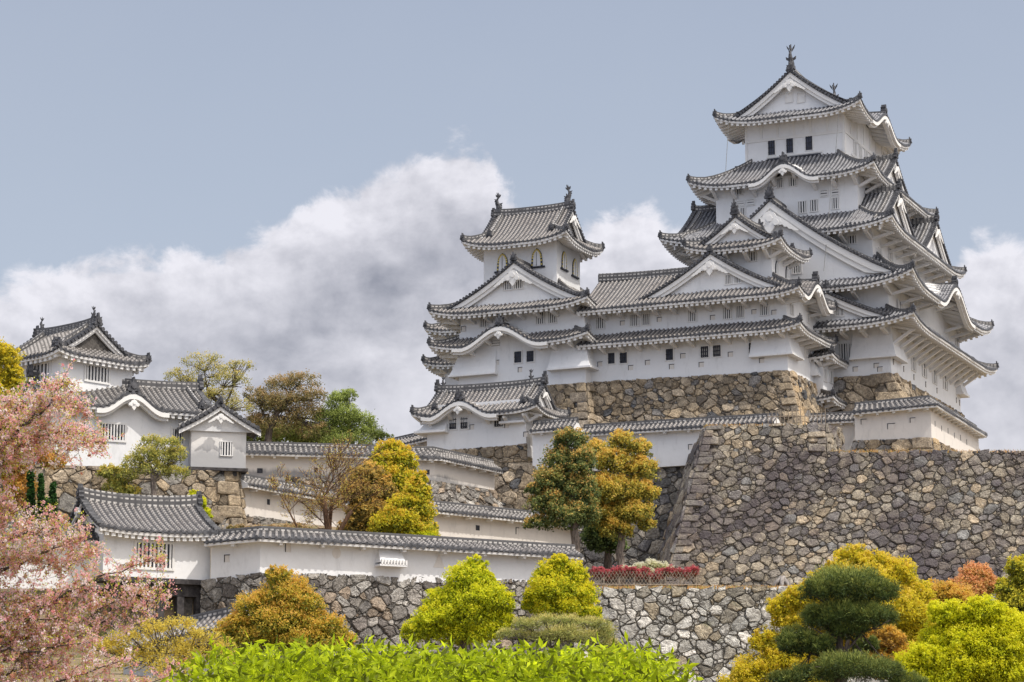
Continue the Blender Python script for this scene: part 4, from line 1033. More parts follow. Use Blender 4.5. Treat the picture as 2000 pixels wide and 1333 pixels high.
def quad(a, b, c, d): return dict(bl=at(*a), br=at(*b), tr=at(*c), tl=at(*d))
def build_stones():
    # keep base
    zt, zb_, o = 38.85, 33.0, 2.3; w_ = K.w
    stone_wall('tan rubble base with a sharp right-hand corner directly under the main keep', 'stone_tan', [
        dict(bl=w_(-4, -13.0 - o, zb_), br=w_(11 + o, -13.0 - o, zb_), tr=w_(10.95, -13.0, zt), tl=w_(-4, -13.0, zt), size=1.15, seed=1, pal=TAN, ashR=0, bow=.25),
        dict(bl=w_(11 + o, -13.0 - o, zb_), br=w_(11 + o, 13 + o, zb_), tr=w_(10.95, 13.0, zt), tl=w_(10.95, -13.0, zt), size=.95, seed=2, pal=TAN, ashL=1, bow=.25)], 'stone base')
    zt, zb_, o = 37.85, 31.5, 2.1
    stone_wall('tan rubble base under the long white corridor and the three-storey turret', 'stone_tan', [
        dict(bl=w_(-15, -24.2 - o, zb_), br=w_(4.6 + o, -24.2 - o, zb_), tr=w_(4.6, -24.2, zt - .1), tl=w_(-15, -24.2, zt + .2), size=.72, seed=3, pal=TAN, ashR=0, bow=.2, jag=.12),
        dict(bl=w_(4.6 + o, -24.2 - o, zb_), br=w_(4.6 + o, -14.0, zb_), tr=w_(4.6, -14.5, zt), tl=w_(4.6, -24.2, zt - .1), size=.8, seed=4, pal=[(3, (.50, .37, .22))] + TAN, ashL=1, bow=.2),  # sunlit right face: its warm light put into brighter gold stones
        dict(bl=w_(-28.5, -25.4 - o, zb_), br=w_(-14.3 + o * .6, -25.4 - o, zb_), tr=w_(-14.3, -25.4, zt + .0), tl=w_(-27.3, -25.4, zt + .2), size=.95, seed=5, pal=TAN, ashR=0, bow=.2),
        dict(bl=w_(-14.3 + o * .6, -25.4 - o, zb_), br=w_(-14.3 + o * .6, -23.5, zb_), tr=w_(-14.3, -23.0, zt + .1), tl=w_(-14.3, -25.4, zt + .0), size=.75, seed=6, pal=TAN, ashL=1)], 'stone base')
    zt, zb_, o = 31.1, 22.0, 2.4
    stone_wall('tan rubble base with big corner blocks under the small gatehouse', 'stone_tan', [
        dict(bl=w_(-29, -34.1 - o, zb_), br=w_(-14.6, -34.1 - o, zb_), tr=w_(-15.3, -34.1, 29.6), tl=w_(-27.5, -34.1, 29.6), size=1.0, seed=7, pal=TAN, bow=.1),
        dict(bl=w_(-27.5, -34.12, 29.6), br=w_(-16.3, -34.12, 29.6), tr=w_(-16.3, -34.1, 31.15), tl=w_(-26.4, -34.1, 31.0), size=.95, seed=71, pal=TAN, jag=.15)], 'stone base')
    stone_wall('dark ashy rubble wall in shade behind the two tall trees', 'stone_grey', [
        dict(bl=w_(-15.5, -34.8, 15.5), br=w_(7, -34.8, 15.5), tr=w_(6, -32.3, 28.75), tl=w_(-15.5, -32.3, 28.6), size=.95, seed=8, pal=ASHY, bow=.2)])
    # the big mossy wall
    q2 = quad((1296, 1150, 186), (2080, 1152, 186), (2080, 884, 189.4), (1366, 884, 189.4)); q1 = quad((1366, 884, 189.4), (1614, 884, 189.4), (1612, 829, 190), (1378, 833, 190))
    q3 = dict(bl=at(1614, 884, 189.4), br=at(1650, 884, 196), tr=at(1645, 836, 196), tl=at(1612, 829, 190))
    left = dict(bl=(at(1296, 1150, 186)[0] - .5, 205, at(1296, 1150, 186)[2]), br=at(1296, 1150, 186), tr=at(1378, 833, 190), tl=(at(1378, 833, 190)[0], 205, at(1378, 833, 190)[2]))
    stone_wall('high mossy grey and tan rubble wall at the right, with a raised block', 'stone_big', [
        dict(size=.64, seed=11, pal=MOSS, ashL=0, ashR=1, jag=.25, **q1), dict(size=.64, seed=12, pal=MOSS, ashL=1, bow=.3, jag=.3, **q2), dict(size=.8, seed=13, pal=MOSS, ashL=0, **q3), dict(size=1.3, seed=14, pal=MOSS, **left)])
    stone_wall('low pale grey boulder wall below the red hedge', 'stone_pale', [
        dict(size=.66, seed=15, pal=PALE, jag=.3, rough=1.3, **quad((1120, 1420, 148.4), (2100, 1420, 148.4), (2100, 1152, 150), (1120, 1150, 150)))])
    a0, a1, a2 = (392, 1135, 151.6), (511, 1122, 149.8), (1131, 1140, 161.4)
    stone_wall('grey boulder wall below the long white wall, beside the gate', 'stone_grey', [
        dict(size=.66, seed=16, pal=GREY, jag=.25, rough=1.3, bl=at(388, 1330, 150.8), br=at(506, 1330, 149.0), tr=at(*a1), tl=at(*a0)),
        dict(size=.66, seed=17, pal=GREY, jag=.25, rough=1.3, bl=at(506, 1330, 149.0), br=at(1140, 1330, 160.4), tr=at(*a2), tl=at(*a1))])
    stone_wall('tan and grey rubble wall below the old corner turret at the left', 'stone_tan', [
        dict(size=.95, seed=18, pal=TAN[:4] + [(3, (.25, .24, .22))], ashR=0, bow=.1, bl=at(-180, 1080, 156), br=at(482, 1080, 169), tr=at(464, 921, 170), tl=at(-160, 898, 157.5)),
        dict(size=.85, seed=19, pal=TAN, ashL=1, bl=at(482, 1080, 169), br=at(500, 1080, 182), tr=at(482, 921, 182), tl=at(464, 921, 170))])
    stone_wall('rough dark rubble strip under the curved end of the soot-stained wall', 'stone_grey', [
        dict(size=.62, seed=20, pal=[(3, (.33, .27, .21))] + GREY, rough=1.5, bl=at(560, 1030, 195), br=at(842, 1015, 198), tr=at(842, 938, 199.2), tl=at(560, 932, 196.6)),
        dict(size=.62, seed=21, pal=[(3, (.33, .27, .21))] + GREY, rough=1.5, bl=at(842, 1015, 198), br=at(1000, 1025, 208), tr=at(968, 958, 208.6), tl=at(842, 938, 199.2))])
    stone_wall('grey rubble footing at the left end of the middle white wall', 'stone_grey', [
        dict(size=.75, seed=22, pal=GREY, rough=1.3, bl=at(395, 1065, 166.2), br=at(640, 1075, 177), tr=at(640, 1030, 177.2), tl=at(450, 1000, 169.4))])
    stone_wall('low tan stone base under the white bailey wall beside the keep', 'stone_tan', [
        dict(size=.95, seed=23, pal=TAN, bl=w_(9.6, -24.5, 29.0), br=w_(17.5, -24.5, 29.0), tr=w_(17.2, -24.05, 31.0), tl=w_(10.2, -24.05, 31.2), ashR=0),
        dict(size=.8, seed=24, pal=[(3, (.50, .38, .23))] + TAN, bl=w_(17.5, -24.5, 29.0), br=w_(17.5, -6, 29.0), tr=w_(17.2, -6, 31.0), tl=w_(17.2, -24.05, 31.0), ashL=1)], 'stone base')  # face turned to the sun, its brightness painted in with gold stone colour

def build_walls():
    wall_px('longest bright white wall with round and triangular shot holes, above the grey boulder wall', [(414, 151.3, 1062, 1138), (510, 150, 1053, 1126), (820, 155.3, 1070, 1138), (1125, 161.5, 1088, 1143)],
            ports=[(0, .33, 1.35, .3, .42, 'box'), (1, .17, 1.95, .32, .75, 'box'), (1, .47, 1.65, .6, .7, 'round'), (2, .12, 1.45, .85, .95, 'tri')], H=.55, ow=.95, brk=2.4)
    T = [o for o in C.objects if o.name.startswith('plaster_wall')][0]
    # projecting box on that wall
    Tb = Thing('stone_drop_box', 'small projecting white box with a row of plaster stubs, hung on the longest white wall', 'wall bay', at(760, 1110, 154.2))
    fr = Fr(*at(760, 1110, 154.25)[:2], -30); mb = MB(); z1 = at(760, 1072, 154)[2]; z0 = at(760, 1108, 154)[2]
    mb.hexa([fr.w(-1.0, -.75, z0 + .25), fr.w(.85, -.75, z0 + .25), fr.w(.85, .3, z0 + .25), fr.w(-1.0, .3, z0 + .25), fr.w(-.8, -.05, z1), fr.w(.75, -.05, z1), fr.w(.75, .3, z1), fr.w(-.8, .3, z1)])
    mb.hexa([fr.w(-1.05, -.8, z0), fr.w(.9, -.8, z0), fr.w(.9, .3, z0), fr.w(-1.05, .3, z0), fr.w(-1.05, -.8, z0 + .12), fr.w(.9, -.8, z0 + .12), fr.w(.9, .3, z0 + .12), fr.w(-1.05, .3, z0 + .12)])
    Tb.add('box', mb, 'plaster')
    mb = MB(); S = fr.side('F', -.8)
    for i in range(9): s = -.95 + i * .215; sbox(mb, S, s, s + .12, -.02, .08, z0 + .1, z0 + .42)
    Tb.add('stub_row', mb, 'plaster_trim')
    wall_px('upper weathered white wall blackened along its foot, bending near the gatehouse base', [(468, 196, 886, 944), (640, 197.3, 890, 942), (822, 199, 896, 940), (848, 199.8, 896, 940), (905, 204, 908, 950), (966, 208.6, 921, 962)],
            mat='plaster_old', tmat=M['plaster_dark_foot'], H=.75, ow=.85, tile='tile_old', ports=[(0, .22, 1.0, .45, .4, 'hole'), (0, .86, 1.0, .3, .4, 'hole'), (2, .5, .75, .35, .4, 'hole'), (1, .93, .9, .3, .4, 'hole')])
    wall_px('middle cream-white wall running behind the bare tree and golden trees', [(467, 170, 947, 1004), (670, 179, 983, 1052), (845, 185, 999, 1062), (1050, 192.4, 1020, 1078), (1128, 195.5, 1032, 1082)],
            mat='plaster_old', H=.6, ow=.85, tile='tile_old', ports=[(0, .27, 1.35, .3, .4, 'hole'), (2, .02, 1.35, .28, .65, 'hole'), (2, .42, 1.5, .4, .4, 'hole'), (2, .80, 1.5, .25, .5, 'box')], brk=2.2)
    # walls near the gatehouse
    z = 31.6
    f = lambda px, py, k: K.fy(px, py, k)
    xa, xb = f(1139, 850, -32.8)[0], f(1496, 832, -32.8)[0]
    tile_wall('plain white wall with tiled roof, running behind the two tall trees', [K.w(xa, -32.8)[:2], K.w(xb + 1, -32.8)[:2]], [28.6, 28.6], [31.85, 31.7], H=.65, ow=.8, brk=2.0,
              ports=[(0, .56, 1.55, .3, .4, 'box'), (0, .66, 1.2, .3, .55, 'box')])
    xa, xb = f(1040, 850, -34.3)[0], f(1127, 850, -34.3)[0]
    tile_wall('short white wall piece with its own tiled roof, between gatehouse and tall trees', [K.w(xa, -34.3)[:2], K.w(xb, -34.3)[:2]], [28.2, 28.2], [32.15, 32.2], H=.75, ow=.75, brk=1.6, ports=[(0, .3, .9, .35, .35, 'box')])
    tile_wall('short shaded wall end reaching out to the left of the gatehouse', [K.w(-33.5, -27)[:2], K.w(-25.5, -29.5)[:2]], [29.6, 30.2], [32.7, 33.25], H=.75, ow=.9, mat='plaster_old')
    tile_wall('white bailey wall with square shot holes turning a corner in front of the keep', [K.w(10.4, -24)[:2], K.w(17.15, -24)[:2], K.w(17.15, -7)[:2]], [31.0, 31.0, 31.0], [33.55, 33.75, 33.55], H=.7, ow=.85, brk=1.2, mat='plaster_old',
              ports=[(0, .12, 1.75, .42, .42, 'box'), (0, .48, 1.2, .6, .45, 'box'), (0, .76, 1.6, .38, .38, 'box')] + [(1, .08 + .13 * i, 1.4 - .1 * (i % 2), .16, .5, 'hole') for i in range(6)])
    tile_wall('shaded lower stretch of wall joined to the left of the bailey wall', [K.w(4.5, -22.2)[:2], K.w(10.6, -22.2)[:2]], [29.3, 29.3], [33.3, 33.2], H=.6, ow=.75, brk=1.2, mat='plaster_old', ports=[(0, .35, 1.6, .3, .4, 'hole')])
    wall_px('low white wall with tiled roof at the far left, half hidden by cherry blossom', [(-60, 147, 1047, 1150), (208, 150.5, 1056, 1150)], H=.7, ow=.8, brk=1.6)
    wall_px('cream wall with tiled roof at the bottom left, behind the thin yellow-green shrub', [(250, 128, 1275, 1400), (470, 122, 1226, 1400), (600, 118, 1205, 1400)], H=.9, ow=.9, brk=0, mat='plaster_old')

def dark_foot():
    t = NT('soot_foot_plaster'); sp = t.N.new('ShaderNodeSeparateXYZ'); t.L.new(t.geo(), sp.inputs[0])
    z = t.math('ADD', sp.outputs[2], t.math('MULTIPLY', t.math('SUBTRACT', t.noise(1.4, 6, .7, stretch=(1, 1, .25)), .5), 1.0))
    z = t.math('ADD', z, t.math('MULTIPLY', t.math('SUBTRACT', t.noise(.12, 3, .5), .5), 2.0))
    g = t.math('SUBTRACT', 1.0, t.ramp(z, .75, 1.25))
    c = t.mix(t.math('MULTIPLY', t.noise(1.2, 6, .7), .5), (.62, .58, .54), (.50, .47, .44))
    c = t.mix(t.math('MULTIPLY', g, .85), c, t.mix(t.noise(2, 6, .7), (.09, .095, .11), (.30, .29, .29)))
    t.base(c); t.rough(.9); M['plaster_dark_foot'] = t.m
dark_foot()

def build_old_turret():
    J = Fr(*at(372, 925, 170)[:2], -26)
    zb_, ze = at(372, 925, 170)[2], J.fy(380, 806, -.9)[1]
    T = Thing('corner_turret', 'old white corner turret with two tiers of roof and a gabled bay, above the gate', 'turret', J.w(-5, 2, zb_))
    xl = -10.3; xr = 1.0
    walls(T, J, (xl, xr, 0, 6.5), zb_ - .3, ze + .25)
    r, zs = roof_rect(T, J, (xl - .9, xr + .9, -.95, 7.5), ze, 1.0, 1.2, 2.3, 4.22, up=.15, D=2, c=.18, kara={'F': [(6.6, 2.35, 1.15)]}, raft=.5, brk=0, soff=.1, thick=.18, tile='tile_old', pitch=.42,
                      gable=dict(axis='x', g=1.0, ov=.7, bw=.3, pk=0), ridge_h=.45)
    # upper turret, turned half way to the corner
    U = Fr(*at(117, 755, 166.8)[:2], -48)
    z0, z1 = at(117, 770, 166.8)[2], U.fy(117, 690, -.0)[1]
    walls(T, U, (0, 6.4, 0, 7.2), z0 - 1.2, z1 + .35)
    r2, zs2 = roof_rect(T, U, (-.9, 7.3, -.9, 8.1), z1 - .05, .95, 1.5, 2.6, 4.1, up=.32, D=2.6, c=.22, raft=.55, brk=0, soff=.12, thick=.2, tile='tile_old',
                        gable=dict(axis='y', g=1.6, ov=.6, bw=.28, pk=0, wall='board'), fishes=.42, ridge_h=.42)
    S = U.side('F', 0); a, b = U.fy(167, 733, 0)[0], U.fy(211, 733, 0)[0]; zt, zl = U.fy(189, 717, 0)[1], U.fy(189, 745, 0)[1]
    window(T, S, a, b, zl, zt, 'slats', 7, .15)
    S = U.side('L', 0); 
    window(T, S, -3.3, -1.2, zl + .0, zt - .0, 'slats', 5, .15)
    # lower storey windows
    for x0, y0, x1, y1, n in ((190, 829, 243, 859, 9), (337, 839, 357, 866, 4)): win(T, J, 'F', 0, x0, y0, x1, y1, 'slats', n, .16)
    # gabled bay on timber brackets
    Bf = Fr(*at(372, 925, 168.6)[:2], -14); zf = Bf.fy(425, 914, 0)[1]; zt = Bf.fy(372, 838, 0)[1]
    wd = Bf.fy(480, 900, 0)[0]
    mb = MB(); mb.hexa([Bf.w(0, 0, zf), Bf.w(wd, 0, zf), Bf.w(wd, 4, zf), Bf.w(0, 4, zf), Bf.w(0, 0, zt), Bf.w(wd, 0, zt), Bf.w(wd, 4, zt), Bf.w(0, 4, zt)])
    bay = T.add('gabled_bay', mb, M['plaster_bay'])
    S = Bf.side('F', 0); zs_ = lambda d: 0
    chidori(T, bay, Bf.side('F', 0), wd / 2, wd / 2 + .95, zt - .05, 1.75, -.75, 4.2, cc=.2, bw=.34, pk=.42, tile='tile_old', orn=.45, inner=False)
    for c_, q in (('wall', 0),):
        mw = MB(); S = Bf.side('F', 0); H = 1.62; n = 12
        mw.grid([[S.P(wd * i / n, -.003, zt - .05) for i in range(n + 1)], [S.P(wd * i / n, -.003, zt - .1 + H * fcurve(max(0, 1 - abs(i / n - .5) * wd / (wd / 2 + .95)), .2)) for i in range(n + 1)]]); T.add('gable', mw, 'plaster', bay)
    win(T, Bf, 'F', 0, 431, 864, 453, 890, 'slats', 4, .06)
    mf = MB(); sbox(mf, S, -.25, wd + .15, -.2, 4, zf - .22, zf - .004); T.add('floor_beam', mf, 'wood')
    for i in range(4):
        mf = MB(); s = .5 + i * (wd - 1.4) / 3
        if i == 0: tube(mf, [S.P(s + .2, -.25, zf - .55), S.P(s + .2, 3, zf - .5)], [.36, .36], 10)
        else: sbox(mf, S, s, s + .3, .1, 4, zf - .55, zf - .23)
        T.add('beam', mf, 'wood')
    mf = MB(); sbox(mf, S, .05, wd - .5, 1.2, 4, zf - .9, zf - .22); T.add('underside', mf, 'wood')
    return T
t_ = mat_plaster('bay_plaster', (.70, .68, .66), amt=.3, dark=(1.0, 2.0, (.32, .32, .33))); M['plaster_bay'] = t_

def build_gate():
    G = Fr(*at(412, 1060, 152)[:2], -28)
    zb_ = at(412, 1134, 152)[2]; ze = G.fy(330, 1040, -.8)[1]; xl = G.fy(202, 1080, 0)[0]
    T = Thing('gate_building', 'white gate with a wide curved tiled roof, dark timber doorway and long barred window', 'gate building', G.w(xl / 2, 1.5, zb_ - 3))
    walls(T, G, (xl, 0, 0, 5.6), zb_, ze + .1)
    # roof: two slopes, ridge along the front
    hw = 3.9; yc = 3.0; xa, xb = xl - .6, .2
    Hh = 2.05
    L = xb - xa
    zc = lambda d: ze + Hh * fcurve(max(0, 1 - d / hw), .3)
    roof = None; m = MB(); me = MB(); neg = lambda v: (-v[0], -v[1])
    F0, _ = G.rside('F', xa, xb, yc - hw, yc + hw); B0, _ = G.rside('B', xa, xb, yc - hw, yc + hw)
    Z = lambda s, r: zc(hw - r) + .22 * abs(2 * s / L - 1) ** 2.5
    for Q in (F0, B0):
        roof_side(m, Q, L, Z, [(0, L, lambda s: hw, 9)], .40)
        eave_trim(me, Q, L, Z, .85, False, False, .42, 0, slope=.12, thick=.2, rsize=.2)
    roof = T.add('roof', m, ['tile', 'dark'], None, True); T.add('eave', me, 'plaster_trim', roof)
    mr = MB(); ridge(mr, [G.w(xa + .05 + (L - .1) * i / 12, yc, ze + Hh + .06 + .26 * abs(i / 6 - 1) ** 2.5) for i in range(13)], .40, .62); T.add('ridge', mr, 'ridge', roof)
    for n, x in (('L', xa), ('R', xb)):
        S = G.side(n, x); c = -yc if n == 'L' else yc
        zz = lambda d: zc(d) + .2
        gface(T, roof, S, c, hw, zz, 0, ze + .2, .26, .38, back=.75, wings=False, inner=False)
        mo = MB(); oni(mo, S, c, ze + Hh + .2, -.2, .65, .8); T.add('ridge_ornament', mo, 'dark', roof)
    win(T, G, 'F', 0, 266, 1062, 336, 1109, 'slats', 9, .16)
    # timber gateway under the white storey
    zg = at(350, 1230, 152)[2]
    S = G.side('F', 0)
    mb = MB(); sbox(mb, S, xl - .1, .2, -.1, 5.2, zb_ - .32, zb_ - .004); T.add('floor_beam', mb, 'wood')
    mb = MB(); sbox(mb, S, xl + .6, -.3, .35, 1.0, zb_ - 1.05, zb_ - .33); T.add('lintel', mb, 'wood')
    for x in (xl + .8, xl + 3.2, -3.3, -2.0, -.75):
        mb = MB(); sbox(mb, S, x, x + .45, .35, .85, zg, zb_ - 1.06); T.add('post', mb, 'wood')
    mb = MB(); sbox(mb, S, -1.6, -.8, .9, 1.05, zg, zb_ - 1.06); 
    T.add('side_door', mb, 'board')
    for i in range(2):
        mb = MB(); a = xl + 3.7 + i * .02; sbox(mb, S, xl + 1.3 + i * 2.35, xl + 3.15 + i * 2.4, 3.4, 3.6, zg, zb_ - 1.06); T.add('door', mb, 'wood')
    mb = MB(); sbox(mb, S, -6.2, .2, 4.4, 4.6, zg, zb_ - .3); T.add('back_wall', mb, 'wood')
    return T

# ---------------------------------------------------------------- ground: terraces of the castle hill
def build_ground():
    # each column: (x at distance, list of (Y, z)); same number of breakpoints everywhere
    cols = [
        (-150, [(-30, -1.8), (14, -1.8), (40, .2), (100, 5), (140, 8), (150, 9), (152, 10), (166, 14), (172, 20), (192, 23), (200, 26), (230, 30), (330, 22), (1200, -5), (4000, -60)]),
        (-34, [(-30, -1.7), (14, -1.7), (40, .2), (100, 5), (140, 8), (147, 9), (149, 12.5), (160, 16), (165.5, 22.8), (192, 25), (200, 27), (230, 30), (330, 25), (1200, -5), (4000, -60)]),
        (-20, [(-30, -1.7), (14, -1.7), (40, .2), (100, 5), (140, 7.5), (151.6, 9), (152.9, 13.5), (167, 18.2), (172.5, 21.2), (190, 23), (199, 26.5), (215, 29), (330, 25), (1200, -5), (4000, -60)]),
        (-15.5, [(-30, -1.7), (14, -1.7), (40, .2), (100, 5), (140, 7), (150.2, 8), (151.6, 14.0), (171, 18.6), (175, 20.2), (190, 23), (199, 26.5), (215, 29), (330, 25), (1200, -5), (4000, -60)]),
        (-4, [(-30, -1.7), (14, -1.7), (40, .2), (100, 5), (138, 6), (157.0, 7), (158.6, 13.8), (184, 18.9), (188, 20.0), (198, 21.5), (208, 22.0), (213, 30.4), (330, 26), (1200, -5), (4000, -60)]),
        (4.2, [(-30, -1.7), (14, -1.7), (40, .2), (100, 4.5), (135, 5), (161.6, 6), (163, 14.0), (190, 16.6), (194, 17.0), (208.6, 17.3), (212, 28.3), (220, 31), (330, 26), (1200, -5), (4000, -60)]),
        (4.8, [(-30, -1.7), (14, -1.7), (40, .2), (100, 4.5), (135, 5), (149.6, 6), (151, 13.25), (186, 16.4), (192, 16.8), (208.2, 17.2), (212, 28.3), (221, 31), (330, 26), (1200, -5), (4000, -60)]),
        (12.8, [(-30, -1.7), (14, -1.7), (40, .2), (100, 4.5), (135, 5), (149.6, 6), (151, 13.25), (183, 16.2), (188, 16.6), (204.6, 17.0), (207.6, 28.3), (216, 30), (330, 26), (1200, -5), (4000, -60)]),
        (15.2, [(-30, -1.7), (14, -1.7), (40, .2), (100, 4.5), (135, 5), (149.6, 6), (151, 13.25), (183, 16.2), (188, 16.6), (203.6, 17.0), (206.6, 28.3), (216, 30), (330, 26), (1200, -5), (4000, -60)]),
        (15.7, [(-30, -1.7), (14, -1.7), (40, .2), (100, 4.5), (135, 5), (149.6, 6), (151, 13.25), (184, 16.3), (188, 16.5), (191.4, 27.2), (203, 28.6), (214, 30), (330, 26), (1200, -5), (4000, -60)]),
        (45, [(-30, -1.7), (14, -1.7), (40, .2), (100, 4.5), (135, 5), (149.6, 6), (151, 13.25), (184, 16.3), (188, 16.5), (190.6, 27.3), (203, 28.6), (214, 30), (330, 24), (1200, -5), (4000, -60)]),
        (160, [(-30, -1.8), (14, -1.8), (40, .2), (100, 4.5), (135, 5), (149.6, 6), (152, 13), (184, 15), (188, 15.2), (191, 20), (203, 22), (214, 24), (330, 18), (1200, -5), (4000, -60)]),
    ]
    K_ = len(cols[0][1]); mb = MB(); rng = random.Random(5); rows = []
    xs = []
    for i in range(len(cols) - 1):
        w_ = cols[i + 1][0] - cols[i][0]; m = max(1, min(10, int(w_ / 2.5)))
        for q in range(m): xs.append((i, q / m))
    xs.append((len(cols) - 2, 1.0))
    for k in range(K_ - 1):
        sub = 10 if 5 < k < 12 else 5
        for j in range(sub + (1 if k == K_ - 2 else 0)):
            t = j / sub; row = []
            for i, f in xs:
                a, b = cols[i], cols[i + 1]; x = a[0] + (b[0] - a[0]) * f
                Y0 = a[1][k][0] + (b[1][k][0] - a[1][k][0]) * f; Y1 = a[1][k + 1][0] + (b[1][k + 1][0] - a[1][k + 1][0]) * f
                z0 = a[1][k][1] + (b[1][k][1] - a[1][k][1]) * f; z1 = a[1][k + 1][1] + (b[1][k + 1][1] - a[1][k + 1][1]) * f
                Y = Y0 + (Y1 - Y0) * t; sp = 1 if Y < 300 else Y / 300
                row.append((x * sp * (1 + max(0, abs(x) - 100) * .02), Y, z0 + (z1 - z0) * t + rng.uniform(-.07, .07)))
            rows.append(row)
    mb.grid(rows)
    t = NT('ground_earth'); n = t.noise(.25, 8, .7)
    c = t.mix(t.ramp(n, .4, .62), (.20, .15, .10), (.30, .22, .14)); c = t.mix(t.ramp(t.noise(.6, 8, .75), .48, .62), c, (.10, .11, .045))
    t.base(c); t.rough(.95); t.bump(t.noise(2, 8, .75), .6, .15)
    o = link_mesh('ground', mb, t.m, smooth=True); o['kind'] = 'structure'
# ---------------------------------------------------------------- vegetation
def fast_mesh(name, V, n_per, cols, mats, loc, poly=4):
    """V: (n*n_per, 3) leaves of n_per vertices each (4: rhombus, 6: folded leaf of two quads)"""
    V = V - np.array(loc); n = len(V) // n_per; me = bpy.data.meshes.new(name)
    me.vertices.add(len(V)); me.vertices.foreach_set('co', V.astype(np.float32).ravel())
    if n_per == 4: F = np.arange(n)[:, None] * 4 + np.array([0, 1, 2, 3])
    else: F = (np.arange(n)[:, None] * 6 + np.array([0, 1, 2, 3, 0, 3, 4, 5])).reshape(-1, 4)
    m = len(F); me.loops.add(m * 4); me.loops.foreach_set('vertex_index', F.astype(np.int32).ravel())
    me.polygons.add(m); me.polygons.foreach_set('loop_start', (np.arange(m) * 4).astype(np.int32)); me.polygons.foreach_set('loop_total', np.full(m, 4, np.int32))
    ca = me.color_attributes.new('Col', 'FLOAT_COLOR', 'POINT'); cc = np.ones((len(V), 4), np.float32); cc[:, :3] = np.repeat(cols, n_per, axis=0); ca.data.foreach_set('color', cc.ravel())
    me.materials.append(M[mats]); me.update(); me.validate()
    o = bpy.data.objects.new(name, me); C.objects.link(o); return o
def mat_leaf(name, trans=.35, rough=.55):
    t = NT(name); c = t.attr(); c = t.mix(t.math('MULTIPLY', t.noise(30, 3, .6), .22), c, (.02, .025, .008)); t.base(c); t.rough(rough)
    tr = t.N.new('ShaderNodeBsdfTranslucent'); t.L.new(c, tr.inputs[0]); mx = t.N.new('ShaderNodeMixShader'); mx.inputs[0].default_value = trans
    t.L.new(t.b.outputs[0], mx.inputs[1]); t.L.new(tr.outputs[0], mx.inputs[2]); t.L.new(mx.outputs[0], t.N['Material Output'].inputs[0]); return t.m
M['leaf'] = mat_leaf('leaves', .58); M['petal'] = mat_leaf('petals', .6, .7); M['needle'] = mat_leaf('needles', .15, .6)
def mat_bark(name, a, b):
    t = NT(name); n = t.noise(4, 7, .7, stretch=(3, 3, .5)); t.base(t.mix(t.ramp(n, .35, .65), a, b)); t.rough(.9); t.bump(n, .8, .05); return t.m
M['bark'] = mat_bark('bark', (.035, .028, .024), (.13, .105, .09)); M['bark_grey'] = mat_bark('grey_bark', (.06, .05, .045), (.22, .18, .155)); M['twig'] = mat_bark('twigs', (.05, .03, .02), (.16, .09, .05))

GROW, GAIN = 1.16, 2.6
def unit(v): return v / np.maximum(np.linalg.norm(v, axis=1, keepdims=True), 1e-6)
def rhomb(P, N, size, asp, rs, T=None):
    n = len(P); r = unit(rs.normal(size=(n, 3))) if T is None else T
    t = unit(r - N * (r * N).sum(1, keepdims=True)); b = np.cross(N, t); l = (size * rs.uniform(.65, 1.3, n))[:, None] / 2
    return np.stack([P - t * l, P + b * l * asp, P + t * l, P - b * l * asp], 1).reshape(-1, 3)
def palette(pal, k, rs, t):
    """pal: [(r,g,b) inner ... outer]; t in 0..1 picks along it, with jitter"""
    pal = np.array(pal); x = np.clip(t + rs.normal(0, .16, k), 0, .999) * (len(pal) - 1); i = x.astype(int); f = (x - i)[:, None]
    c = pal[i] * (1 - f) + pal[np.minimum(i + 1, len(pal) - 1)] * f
    c = c * GAIN * rs.uniform(.72, 1.28, (k, 1)); return c * np.minimum(1, .84 / c.max(1, keepdims=True))
